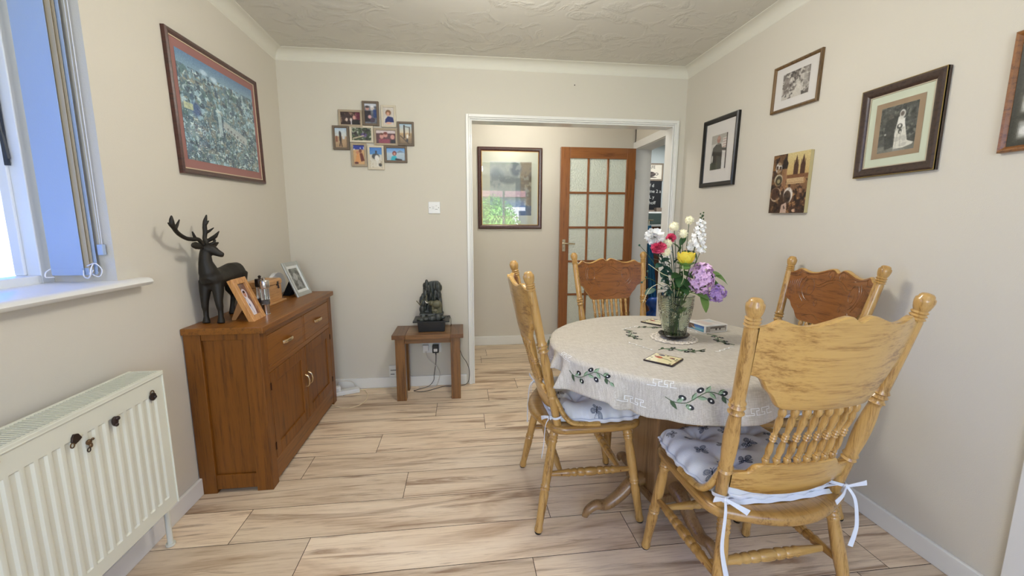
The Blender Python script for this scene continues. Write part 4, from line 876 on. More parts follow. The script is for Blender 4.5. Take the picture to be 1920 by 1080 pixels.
# --- ten photo collage frame on the back wall
cl = empty('collage_frame', (-.6, D, 1.86), 0, 'ten photo collage frame of staggered small frames on the back wall', 'photo frame')
def shot(k, w_, h_):
    c = Canvas(w_, h_, (120, 120, 120)); r_ = np.random.default_rng(100+k)
    if k == 0: c = Canvas(w_, h_, (46, 26, 28)); c.noise(5, 4, 30, 5); c.rect(.72, 0, 1, .6, (110, 30, 60), .8); c.tint(7, 5, (170, 140, 120), .6, .8, 6); [c.ell(x, .6, .07, .16, (206, 186, 176)) for x in (.3, .52)]; c.ell(.68, .42, .08, .18, (214, 160, 150)); c.rect(.58, .62, .95, 1, (24, 20, 26)); c.rect(.5, .55, .56, 1, (210, 206, 210))
    if k == 1: c = Canvas(w_, h_, (110, 116, 128)); c.noise(5, 6, 40, 7); c.rect(0, 0, 1, .12, (206, 210, 220)); c.ell(.22, .24, .17, .11, (196, 150, 140)); c.ell(.22, .16, .17, .06, (60, 50, 52)); c.ell(.62, .22, .18, .12, (206, 196, 190)); c.ell(.62, .14, .16, .06, (226, 226, 230)); c.rect(.70, .3, .98, .7, (44, 66, 120)); c.rect(0, .36, .5, .9, (40, 34, 44)); c.ell(.40, .66, .16, .1, (206, 160, 160)); c.ell(.62, .82, .22, .13, (70, 56, 76))
    if k == 2: c = Canvas(w_, h_, (206, 198, 190)); c.noise(3, 4, 12, 8); c.ell(.48, .30, .28, .17, (120, 84, 58)); c.ell(.45, .36, .16, .12, (206, 156, 132)); c.poly([(.2, .66), (.45, .5), (.9, .56), (1, .82), (.15, .86)], (30, 44, 104)); c.ell(.5, .88, .3, .07, (214, 168, 146))
    if k == 3: c = Canvas(w_, h_, (190, 210, 222)); c.vgrad((186, 206, 226), (214, 214, 206), 0, .42); c.vgrad((188, 160, 128), (170, 140, 108), .42, 1); c.ell(.4, .20, .06, .05, (60, 44, 40)); c.line(.42, .26, .44, .62, .09, (46, 38, 40)); c.line(.44, .62, .36, .92, .035, (58, 46, 44)); c.line(.46, .62, .54, .94, .035, (58, 46, 44)); c.ell(.7, .48, .12, .1, (206, 206, 206)); c.rect(.05, .4, .2, .7, (120, 60, 50), .7)
    if k == 4: c = Canvas(w_, h_, (60, 74, 50)); c.noise(5, 4, 34, 12); c.tint(9, 6, (206, 210, 196), .56, .8, 13); c.ell(.62, .56, .22, .22, (84, 66, 130), .9, soft=.5); c.tint(10, 8, (36, 26, 40), .6, .8, 14); c.line(.05, .85, .6, .62, .03, (206, 188, 160))
    if k == 5: c = Canvas(w_, h_, (92, 60, 66)); c.rect(0, 0, 1, .22, (210, 196, 196)); c.noise(4, 4, 14, 15); [c.ell(x, y, .12, .2, (206, 150, 140)) for x, y in ((.28, .46), (.48, .36), (.84, .5))]; c.ell(.48, .22, .11, .11, (120, 60, 54)); c.rect(.12, .66, .7, 1, (150, 70, 90), .9); c.ell(.86, .86, .14, .16, (40, 40, 46)); c.ell(.28, .28, .1, .08, (96, 56, 40))
    if k == 6: c = Canvas(w_, h_, (150, 130, 106)); c.vgrad((170, 196, 214), (214, 200, 176), 0, .45); c.vgrad((190, 160, 120), (120, 100, 78), .45, 1); c.rect(.32, .05, .44, .72, (56, 46, 40)); c.rect(.78, .14, .84, .6, (70, 60, 52)); c.line(.05, .6, .7, .98, .03, (70, 58, 48)); c.ell(.62, .62, .09, .12, (222, 216, 206)); c.ell(.60, .82, .08, .1, (60, 56, 60)); c.line(.35, .12, .8, .17, .02, (60, 50, 44))
    if k == 7: c = Canvas(w_, h_, (206, 166, 120)); c.rect(0, 0, 1, .22, (44, 60, 150)); c.tint(5, 6, (230, 232, 244), .52, .9, 17, mask=(c.Y < .25)*1.0); c.ell(.62, .30, .15, .10, (120, 70, 54)); c.ell(.36, .38, .12, .09, (196, 130, 100)); c.poly([(.1, .9), (.3, .45), (.5, .42), (.6, .9)], (214, 150, 92)); c.poly([(.55, .42), (.8, .4), (.98, .8), (.66, .85)], (106, 50, 40)); c.ell(.25, .92, .2, .06, (80, 40, 40))
    if k == 8: c = Canvas(w_, h_, (196, 200, 200)); c.vgrad((64, 120, 196), (86, 140, 196), 0, .34); c.vgrad((206, 204, 196), (214, 206, 190), .34, 1); c.ell(.52, .22, .08, .08, (60, 56, 60)); c.ell(.48, .44, .34, .16, (60, 62, 66), .9); c.ell(.58, .52, .2, .16, (226, 222, 216)); c.line(.62, .6, .62, .92, .03, (222, 220, 214)); c.ell(.84, .86, .14, .09, (54, 56, 54)); c.tint(8, 10, (160, 140, 110), .62, .5, 19, mask=(c.Y > .5)*1.0)
    if k == 9: c = Canvas(w_, h_, (150, 180, 210)); c.vgrad((96, 150, 214), (150, 186, 222), 0, .38); c.vgrad((182, 196, 206), (160, 182, 200), .38, 1); c.poly([(.5, .36), (.72, .18), (.98, .34)], (120, 134, 150)); c.ell(.42, .42, .12, .2, (110, 40, 52)); c.ell(.42, .46, .07, .12, (206, 150, 130)); c.poly([(.2, 1), (.28, .66), (.5, .62), (.58, 1)], (40, 170, 190)); c.line(.5, .9, .78, .96, .05, (40, 36, 44))
    return c
rects = [(-.834, -.672, 2.030, 1.918, 0), (-.671, -.558, 2.091, 1.929, 1), (-.546, -.443, 2.070, 1.922, 2), (-.879, -.767, 1.923, 1.762, 1), (-.765, -.603, 1.928, 1.814, 2), (-.600, -.437, 1.915, 1.798, 0), (-.438, -.322, 1.962, 1.799, 1), (-.761, -.655, 1.810, 1.650, 0), (-.650, -.536, 1.797, 1.631, 2), (-.533, -.375, 1.796, 1.682, 1)]
cmats = [plain('taupe_wood', (168, 152, 130), .6, var=.1, vscale=30), plain('brown_grey_wood', (110, 96, 82), .6, var=.12, vscale=30), plain('cream_wood', (206, 196, 176), .6, var=.06, vscale=30)]
for k, (x0, x1, z1, z0, ci) in enumerate(rects):
    x0 += .0008; x1 -= .0008; b_ = .0145; dp = [.016, .019, .014][ci]; M = MB()
    for a, c_ in (((x0, z0), (x0+b_, z1)), ((x1-b_, z0), (x1, z1)), ((x0+b_, z0), (x1-b_, z0+b_)), ((x0+b_, z1-b_), (x1-b_, z1))): M.box((a[0], D-dp, a[1]), (c_[0], D-.001, c_[1]))
    f = child(M.build('small_frame', cmats[ci], None, False, .0015), cl)
    port = (z1-z0) > (x1-x0); c = soften(shot(k, 44 if port else 64, 64 if port else 44), 2, 7, k)
    p = paint_obj('photo', c, lambda u, v: (x0+b_+(x1-x0-2*b_)*u, D-.008, z1-b_-(z1-z0-2*b_)*v), ART, None); child(p, f)
# ================================================================ HALL: GLAZED DOOR, KITCHEN BEYOND
PD = wood('varnished_pine_door', (150, 94, 48), (118, 66, 30), 'z', 1.4, .35, .4, .45); PDX = wood('varnished_pine_rail', (150, 94, 48), (118, 66, 30), 'x', 1.4, .35, .4, .45)
m, t, b = nodes('obscure_door_glass', .3, 0, .6); b.inputs['Base Color'].default_value = lin((214, 219, 206))+[1]
tc = N(t, 'ShaderNodeTexCoord'); vo = N(t, 'ShaderNodeTexVoronoi', Scale=70.0); t.links.new(tc.outputs['Object'], vo.inputs['Vector']); bump(t, b, vo.outputs['Distance'], .9, .004); OBS = m
dr = empty('door_1', (1.742, 4.12, 0), 0, kind='structure'); dx0, dx1, dy0, dy1, dz0, dz1 = .982, 1.746, 4.108, 4.146, .012, 1.998
def dp_(M, name, mat, bevel=.002, par=None): return child(M.build(name, mat, None, False, bevel), par or dr)
sw = .092; M = MB(); M.box((dx0, dy0, dz0), (dx0+sw, dy1, dz1)); M.box((dx1-sw, dy0, dz0), (dx1, dy1, dz1)); dp_(M, 'door_stile', PD)
M = MB(); M.box((dx0+sw, dy0, dz1-.105), (dx1-sw, dy1, dz1)); M.box((dx0+sw, dy0, dz0), (dx1-sw, dy1, dz0+.19)); dp_(M, 'door_rail', PDX)
gx0, gx1, gz0, gz1 = dx0+sw, dx1-sw, dz0+.19, dz1-.105; pw, ph = (gx1-gx0-.044)/3, (gz1-gz0-.088)/5
M = MB()
for i in range(1, 3): M.box((gx0+i*pw+(i-1)*.022, dy0+.005, gz0), (gx0+i*pw+i*.022, dy1-.005, gz1))
dp_(M, 'glazing_bar', PD, .004)
M = MB()
for j in range(1, 5): M.box((gx0, dy0+.0045, gz0+j*ph+(j-1)*.022), (gx1, dy1-.0045, gz0+j*ph+j*.022))
dp_(M, 'glazing_bar', PDX, .004)
for i in range(3):
    for j in range(5): dp_(MB().box((gx0+i*(pw+.022), dy0+.016, gz0+j*(ph+.022)), (gx0+i*(pw+.022)+pw, dy0+.021, gz0+j*(ph+.022)+ph)), 'glass_pane', OBS, 0)
BRS = plain('brass_chrome', (206, 196, 170), .22, .9, var=.05)
M = MB(); M.box((dx0+.028, dy0-.004, .98), (dx0+.058, dy0, 1.10)); M.tube([(dx0+.043, dy0-.002, 1.06), (dx0+.043, dy0-.045, 1.06), (dx0+.06, dy0-.05, 1.06), (dx0+.145, dy0-.048, 1.056)], [.009, .008, .008, .007], 8); M.ball((dx0+.043, dy0-.006, 1.015), .006, 8, 6); dp_(M, 'door_handle', BRS, 0)
M = MB()
for z_ in (.25, 1.7): M.box((dx1-.001, dy0-.002, z_), (dx1+.006, dy0+.006, z_+.09))
dp_(M, 'hinge', BRS, 0)
# kitchen glimpse through the hall doorway
KY = 5.6
o = empty('cafe_sign', (2.61, KY, 1.965), 0, 'small framed cafe sign with a cup in the room beyond the hall', 'sign')
cv = Canvas(64, 56, (206, 196, 178)); cv.noise(3, 3, 8, 130); cv.ell(.42, .66, .28, .20, (60, 50, 46)); cv.ell(.42, .58, .25, .09, (120, 104, 92)); cv.ell(.42, .57, .2, .06, (40, 30, 28)); cv.ell(.74, .64, .10, .10, (60, 50, 46)); cv.ell(.74, .64, .06, .06, (206, 196, 178)); cv.ell(.42, .88, .36, .04, (70, 60, 54))
MB().box((-.165, -.022, -.118), (.165, -.001, .118)).build('frame', plain('driftwood', (120, 106, 90), .7, var=.2, vscale=20), o, False, .002)
paint_obj('print', cv, lambda u, v: (-.140+.28*u, -.0225, .095-.19*v), vcol('sign_ink', .6), o)
def textobj(body, size, loc, rot, mat, parent, name='lettering', ext=.0006):
    c = bpy.data.curves.new(name, 'FONT'); c.body = body; c.size = size; c.extrude = ext; c.materials.append(mat)
    t_ = bpy.data.objects.new(name, c); COL.objects.link(t_); dg = bpy.context.evaluated_depsgraph_get()
    me = bpy.data.meshes.new_from_object(t_.evaluated_get(dg)); bpy.data.objects.remove(t_)
    t2 = bpy.data.objects.new(name, me); COL.objects.link(t2); t2.parent = parent; t2.location = loc; t2.rotation_euler = rot; return t2
INK = plain('sign_black', (40, 34, 32), .7); CHK = plain('chalk_white', (196, 196, 190), .9)
textobj('CAFE', .058, (-.09, -.0235, .045), (R(90), 0, 0), INK, o)
o = empty('chalkboard', (2.61, KY, 1.640), 0, 'black chalkboard with handwriting below the cafe sign beyond the hall', 'chalkboard')
MB().box((-.155, -.018, -.205), (.155, -.001, .203)).build('board', plain('chalkboard_black', (22, 22, 24), .8, var=.1), o, False, .002)
for k, s_ in enumerate(('f d', 'me 2 a', 'L y', 'hoff')): textobj(s_, .062, (-.022, -.0195, .125-.078*k), (R(90), 0, 0), CHK, o)
o = tag(MB().box((2.40, KY-.14, 1.405), (2.98, KY-.002, 1.425)).build('wall_shelf', TRIM, None, False, .002), 'narrow white shelf under the chalkboard beyond the hall', 'shelf')
o = tag(MB().box((2.50, KY-.10, 1.4255), (2.64, KY-.03, 1.450)).box((2.66, KY-.11, 1.4255), (2.80, KY-.03, 1.480)).build('storage_tin', plain('brown_tin', (128, 112, 98), .5, var=.2), None, False, .004), 'brown tin boxes standing on the white shelf beyond the hall', 'tin')
o = tag(MB().box((2.42, KY-.012, 1.262), (2.95, KY-.001, 1.404)).build('tile_splashback', plain('grey_green_tile', (96, 112, 108), .3, var=.1), None, False), 'grey green splashback panel under the white shelf beyond the hall', 'splashback')
u_ = empty('kitchen_unit', (2.7, KY-.3, 0), 0, 'brown kitchen unit with white worktop edge beyond the hall', 'kitchen unit')
M = MB().box((-.3, -.25, 0), (.3, .295, 1.225)); M.build('cabinet_body', wood('kitchen_brown', (110, 66, 44), (80, 44, 28), 'z', 1, .4, .2, .4), u_, False); M = MB().box((-.31, -.26, 1.225), (.31, .298, 1.250)); M.build('worktop', TRIM, u_, False, .003)
BLU = plain('blue_cloth', (72, 150, 196), .7, var=.25, vscale=14); BL2 = plain('deep_blue_plastic', (36, 84, 168), .35, var=.4, vscale=20)
M = MB()
def blu(u, v):
    w_ = .022+.03*v; return (2.20+.10*v+w_*(u-.5)*2, 4.70+.02*math.sin(u*16)*(.4+v), 1.24-.98*v)
M.grid(22, 20, blu); M.grid(22, 20, lambda u, v: (blu(u, v)[0], blu(u, v)[1]+.012, blu(u, v)[2])); o = M.build('hanging_apron', BLU)
tag(o, 'blue cloth apron hanging in the doorway of the room beyond the hall', 'apron')
M = MB(); M.tube([(2.20, 4.71, 1.235), (2.20, 4.71, 1.30)], .006, 8); M.tube([(2.15, 4.71, 1.30), (2.25, 4.71, 1.30)], .008, 8); c_ = M.build('hanger', BRS); c_.parent = o
rg = random.Random(4); M = MB()
for i in range(14): M.ball((2.30+rg.uniform(-.08, .10), 4.60+rg.uniform(-.08, .06), .10+rg.uniform(0, .26)), rg.uniform(.06, .09), 8, 6, (1, .8, .8))
o = skin_mesh(M, 'blue_bag', BL2, .014, None, 1); tag(o, 'deep blue plastic bag on the floor beyond the hall doorway', 'bag')
# ================================================================ DINING CHAIRS
OAKP = wood('chair_oak_golden', (196, 154, 88), (150, 108, 52), 'z', 1.6, .30, .45, .5)
OAKX = wood('chair_oak_panel', (204, 162, 92), (160, 116, 54), 'x', 1.0, .30, .45, .5)
OAKY = wood('chair_oak_seat', (180, 138, 74), (132, 92, 42), 'y', 1.3, .32, .40, .5)
OAKD = wood('chair_oak_pressed_front', (144, 88, 38), (106, 60, 24), 'x', 1.5, .34, .35, .5)
CARV = wood('chair_carving', (130, 82, 40), (100, 60, 28), 'x', 1.5, .36, .3, .5)
GLD = plain('black_glide', (26, 22, 20), .5)
ZS, YBk, WS, KX, KY_ = .4447, -.1475, .1891, .0822, .2161
def hwid(z): return WS+(z-ZS)*KX
def yln(z): return YBk-(z-ZS)*KY_
def backpt(u, z, bow=.050, off=0):
    f = max(0, min(1, (z-.47)/.35)); bw = bow*(.45+.55*f)
    return (u*hwid(z), yln(z)-bw*(1-u*u)+off, z)
POST = [(0, .014), (.0, .0165), (.19, .0162), (.20, .0202), (.211, .0156), (.222, .0205), (.236, .0165), (.30, .0195), (.37, .0205), (.44, .0180), (.485, .0150), (.50, .0165), (.506, .0212), (.518, .0158), (.526, .0162), (.534, .0215), (.546, .0160), (.554, .0212), (.568, .0165), (.60, .0170), (.75, .0168), (.885, .0162), (.893, .0150), (.899, .0190), (.906, .0150), (.913, .0190), (.920, .0150), (.927, .0188), (.934, .0150), (.945, .0178), (.958, .0200), (.972, .0212), (.984, .0205), (.990, .0165), (.996, .0160), (1.003, .0125), (1.006, .006), (1.007, .0005)]
LEG = [(0, .0165), (.03, .0165), (.045, .0195), (.06, .0165), (.075, .0195), (.09, .0165), (.105, .0195), (.125, .0160), (.20, .0175), (.35, .0190), (.47, .0185), (.535, .0165), (.55, .0200), (.565, .0165), (.58, .0200), (.595, .0168), (.63, .0190), (.72, .0178), (.86, .0155), (.94, .0150), (.965, .0172), (.985, .0172), (1, .0145)]
STR = [(0, .0095), (.12, .0115), (.22, .0140), (.25, .0165), (.27, .0125), (.30, .0160), (.33, .0165), (.345, .0125), (.365, .0165), (.41, .0175), (.43, .0130), (.45, .0165), (.50, .0180), (.55, .0165), (.57, .0130), (.59, .0175), (.635, .0165), (.655, .0125), (.67, .0165), (.70, .0160), (.73, .0125), (.75, .0165), (.78, .0140), (.88, .0115), (1, .0095)]
SPN = [(0, .0055), (.04, .0060), (.07, .0095), (.10, .0100), (.125, .0060), (.15, .0085), (.17, .0065), (.27, .0092), (.36, .0078), (.43, .0055), (.455, .0090), (.475, .0060), (.50, .0095), (.525, .0060), (.545, .0090), (.57, .0055), (.66, .0078), (.78, .0095), (.86, .0065), (.88, .0090), (.93, .0102), (.965, .0090), (1, .0055)]
TOPU = [(0, 1.018), (.03, 1.020), (.08, 1.0295), (.13, 1.0325), (.20, 1.029), (.30, 1.020), (.42, 1.0105), (.52, 1.007), (.60, 1.008), (.68, 1.014), (.74, 1.0205), (.78, 1.021), (.82, 1.014), (.86, 1.0065), (.91, 1.003), (1.0, 1.002)]
BOTU = [(0, .774), (.50, .776), (.58, .779), (.62, .787), (.66, .801), (.70, .817), (.73, .824), (.77, .832), (.80, .848), (.84, .862), (.90, .869), (1.0, .872)]
RT = [(0, .592), (.56, .592), (.62, .590), (.66, .583), (.68, .572), (.72, .566), (1.0, .564)]
RB = [(0, .479), (.3, .481), (.6, .490), (.8, .503), (1.0, .512)]
def ip(tab, u):
    u = abs(u)
    return float(np.interp(u, [a for a, _ in tab], [b for _, b in tab]))
def slab(M, tt, tb, thick, umax, nu=64, nz=7, two=False, rnd=.004):
    """bowed board between the posts; front faces +y"""
    us = [-umax+2*umax*i/nu for i in range(nu+1)]
    prof = []
    for u in us:
        t, b_ = ip(tt, u), ip(tb, u); col = []
        for j in range(nz+1):
            z = b_+(t-b_)*j/nz; col.append(z)
        prof.append((u, b_, t, col))
    def side(off, inset):
        vs = []
        for u, b_, t, col in prof:
            for j, z in enumerate(col):
                zz = min(max(z, b_+inset), t-inset); vs.append(backpt(u, zz, off=off))
        return vs
    n = nz+1; h_ = thick/2
    f_ = side(h_, rnd); bk = side(-h_, rnd)
    vm1 = [backpt(u, t, off=h_-rnd) for u, b_, t, c in prof]; vm2 = [backpt(u, t, off=-h_+rnd) for u, b_, t, c in prof]
    vb1 = [backpt(u, b_, off=h_-rnd) for u, b_, t, c in prof]; vb2 = [backpt(u, b_, off=-h_+rnd) for u, b_, t, c in prof]
    NU = nu+1; base = 0; allv = f_+bk+vm1+vm2+vb1+vb2; F, B = 0, NU*n; T1, T2, B1, B2 = 2*NU*n, 2*NU*n+NU, 2*NU*n+2*NU, 2*NU*n+3*NU
    ff = [(F+i*n+j, F+(i+1)*n+j, F+(i+1)*n+j+1, F+i*n+j+1) for i in range(nu) for j in range(nz)]
    fb = [(B+i*n+j+1, B+(i+1)*n+j+1, B+(i+1)*n+j, B+i*n+j) for i in range(nu) for j in range(nz)]
    fe = []
    for i in range(nu):
        fe += [(F+i*n+nz, F+(i+1)*n+nz, T1+i+1, T1+i), (T1+i, T1+i+1, T2+i+1, T2+i), (T2+i, T2+i+1, B+(i+1)*n+nz, B+i*n+nz)]
        fe += [(F+i*n, B1+i, B1+i+1, F+(i+1)*n), (B1+i, B2+i, B2+i+1, B1+i+1), (B2+i, B+i*n, B+(i+1)*n, B2+i+1)]
    k = len(M.f); M.add(allv, ff+fb+fe)
    if two:
        for i in range(len(ff)): M.mi[k+i] = 1
SEATO = [(-90, .238), (-110, .240), (-125, .247), (-135, .258), (-142, .272), (-150, .262), (-160, .243), (-172, .229), (-180, .226), (168, .230), (155, .243), (146, .262), (138, .276), (130, .270), (120, .252), (108, .234), (90, .222)]
def seat_r(a):
    a = (a+180) % 360-180        # degrees; symmetric about y axis
    if -90 < a < 90: a = 180-a; a = (a+180) % 360-180
    tab = sorted([((x if x < 0 else x-360)+360, r) for x, r in SEATO])   # 108+... map to 90..270
    return float(np.interp((a+360) % 360, [t_[0] for t_ in tab], [t_[1] for t_ in tab]))
def make_chair(label):
    t = empty('dining_chair', (0, 0, 0), 0, label, 'chair', 'pressed back oak chairs around the round table')
    # seat
    M = MB(); seg = 64; rings = [(.90, .4105), (.965, .4125), (.995, .420), (1.0, .430), (.990, .4395), (.965, .4440), (.90, .4452), (.75, .4440), (.55, .4405), (.30, .4375), (.08, .4365)]
    vs = []
    for s_, z in rings:
        for k in range(seg):
            a = 360*k/seg; r_ = seat_r(a)*s_; vs.append((r_*math.cos(R(a)), r_*math.sin(R(a)), z))
    n = len(rings); fs = [(i*seg+k, i*seg+(k+1) % seg, (i+1)*seg+(k+1) % seg, (i+1)*seg+k) for i in range(n-1) for k in range(seg)]
    fs += [tuple(range(seg))[::-1], tuple((n-1)*seg+k for k in range(seg))]
    M.add(vs, fs).build('seat', OAKY, t, True, 0, 60)
    for s in (-1, 1):
        a, b_ = (s*.176, -.158, .413), (s*.2355, -.2308, .006)
        l = MB().turned(a, b_, LEG, 14).build('leg', OAKP, t, True, 0, 50)
        MB().turned((b_[0], b_[1], .0065), (b_[0], b_[1], 0), [(0, .0148), (1, .013)], 12).build('glide', GLD, l)
        a, b_ = (s*.186, .145, .413), (s*.2160, .2084, .006)
        l = MB().turned(a, b_, LEG, 14).build('leg', OAKP, t, True, 0, 50)
        MB().turned((b_[0], b_[1], .0065), (b_[0], b_[1], 0), [(0, .0148), (1, .013)], 12).build('glide', GLD, l)
        p0 = (s*.2015, -.191, .236); p1 = (s*.199, .175, .236)
        M = MB().turned(p0, p1, STR, 14)
        for q in (.16, .84):
            y = p0[1]+(p1[1]-p0[1])*q; x = p0[0]+(p1[0]-p0[0])*q; M.cur = 1; M.turned((x+s*.0118, y, .236), (x+s*.0135, y, .236), [(0, .0035), (1, .0035)], 8); M.cur = 0
        M.build('side_stretcher', [OAKY, CARV], t, True, 0, 50)
        # post
        MB().turned((s*WS, YBk, ZS-.004), (s*hwid(1.069), yln(1.069), 1.069), POST, 24, (.24, .49)).build('back_post', OAKP, t, True, 0, 60)
        P = cubic([(s*.212, .020, .449), (s*.214, -.045, .452), (s*.213, -.095, .460), (s*.207, -.126, .490), (s*.202, -.146, .528), (s*.200, -.164, .562)], 5)
        MB().tube(P, [(.0105, .0115)]*len(P), 10).build('hip_brace', OAKX, t)
    for y in (-.1324, .1164): MB().turned((-.196, y, .236), (.196, y, .236), STR, 14).build('cross_stretcher', OAKX, t, True, 0, 50)
    M = MB(); slab(M, TOPU, BOTU, .020, .955, two=True); M.build('crest_panel', [OAKX, OAKD], t, True, 0, 40)
    # pressed carving on the front of the crest
    M = MB()
    def fp(u, z): return backpt(u, z, off=.0098)
    def sw(pts, r_): M.tube([fp(u, z) for u, z in [(p[0], p[2]) for p in cubic([(a, 0, b_) for a, b_ in pts], 6)]], r_, 6)
    for s in (-1, 1):
        sw([(s*.02, .985), (s*.14, .978), (s*.24, .966), (s*.34, .952), (s*.44, .958)], .0022)
        sw([(s*.05, .972), (s*.16, .962), (s*.27, .944), (s*.36, .940)], .0018)
        sw([(s*.02, 1.008), (s*.10, 1.021), (s*.22, 1.016), (s*.38, 1.002), (s*.54, .997), (s*.68, 1.002), (s*.76, 1.010)], .0018)
        sw([(s*.74, 1.005), (s*.78, .985), (s*.86, .985), (s*.96, .988)], .0022); sw([(s*.80, .998), (s*.86, .993), (s*.96, .994)], .0016)
        for c_, r0 in (((s*.11, .998), .032), ((s*.50, .930), .055), ((s*.30, .865), .020)):
            sw([(c_[0]+s*r0*2.0*(1-.75*q)*math.cos(q*7.5)*1.2, c_[1]+r0*(1-.75*q)*math.sin(q*7.5)) for q in [i/9 for i in range(10)]], .0017)
        sw([(s*.58, .975), (s*.64, .950), (s*.64, .915), (s*.56, .885), (s*.50, .875)], .0022); sw([(s*.62, .985), (s*.70, .950), (s*.68, .900), (s*.58, .868)], .0018)
        for i in range(6): sw([(s*(.70+.04*i), .975-.004*i), (s*(.72+.035*i), .935), (s*(.66+.04*i), .895)], .0014)
        sw([(s*.02, .795), (s*.14, .800), (s*.26, .815), (s*.40, .812), (s*.50, .800)], .0018); sw([(s*.52, .86), (s*.60, .835), (s*.66, .845)], .0016)
    M.build('carving', CARV, t)
    M = MB(); slab(M, RT, RB, .018, .93, nz=3); M.build('lower_rail', OAKX, t, True, 0, 40)
    for i in range(8):
        u = -.52+1.04*i/7; MB().turned(backpt(u, .589), backpt(u*.98, .779), SPN, 10).build('spindle', OAKP, t, True, 0, 50)
    return t
ch0 = make_chair('golden oak pressed back chair nearest the camera, its plain back turned to the viewer')
spots = [(.9135, 1.1677, 1.9626, None),
         (.5244, 1.7287, -90.6541, 'golden oak chair in profile on the left side of the table'),
         (.9612, 2.2500, 186.9179, 'golden oak chair behind the table in front of the glazed door'),
         (1.3604, 1.6699, 87.33, 'oak chair on the right side of the table with its back to the right wall')]
# ---------------- cushions with butterflies
cvs = []
def butterfly(c, x, y, s, rot, col):
    cs, sn = math.cos(rot), math.sin(rot)
    def P(a, b_): return (x+s*(a*cs-b_*sn), y+s*(a*sn+b_*cs))
    for sg in (-1, 1):
        for (a, b_, rx, ry, ro) in ((sg*.52, -.35, .52, .36, sg*-.6), (sg*.40, .36, .34, .28, sg*.6)):
            px, py = P(a, b_); c.ell(px, py, rx*s, ry*s, col, .85, rot+ro, .2); c.ell(px, py, rx*s*.66, ry*s*.62, (176, 180, 184), .8, rot+ro, .3); c.line(*P(sg*.05, 0), px, py, s*.05, col, .8)
    c.line(*P(0, -.4), *P(0, .5), s*.08, (50, 54, 62)); c.line(*P(0, -.4), *P(.2, -.8), s*.04, col); c.line(*P(0, -.4), *P(-.2, -.8), s*.04, col)
CR = 150
cv = Canvas(CR, CR, (226, 228, 230)); rg = random.Random(21); pts_ = []
for i in range(400):
    x, y = rg.uniform(.04, .96), rg.uniform(.04, .96)
    if all((x-a)**2+(y-b_)**2 > .165**2 for a, b_ in pts_):
        pts_.append((x, y)); butterfly(cv, x, y, rg.uniform(.046, .070), rg.uniform(0, 6.28), [(84, 90, 102), (112, 120, 134), (132, 128, 126), (98, 106, 120)][rg.randrange(4)])
cushm = vcol('butterfly_cotton', .85, 0, .2, .25, 260)
CUS = plain('white_cotton', (226, 230, 238), .85, var=.03, bmp=.2)
tuft = [(-.09, -.075), (.09, -.075), (-.09, .09), (.09, .09), (0, .008)]
def cush_z(u, v):
    """u, v in -1..1"""
    e = max(0, 1-max(abs(u), abs(v))**5)**.5
    x, y = u*.2, v*.19; z = .461+.062*e
    for a, b_ in tuft: z -= .034*math.exp(-((x-a)**2+(y-b_)**2)/.0012)
    for a, b_ in tuft:
        an = math.atan2(y-b_, x-a); d = math.hypot(x-a, y-b_); z += .0055*math.sin(an*5)*math.exp(-d/.05)*min(1, d/.02)
    z += .003*math.sin(x*62+y*21)*math.cos(y*55)*e
    return z
def cush_xy(u, v):
    k = 1-.10*(u*u)*(v*v); wv = 1+.018*math.sin(u*17+v*5)*abs(v)**6+.018*math.sin(v*19)*abs(u)**6
    back = 1-.10*max(0, -v)**2
    return (u*.212*k*wv*back, .022+v*.185*k*wv)
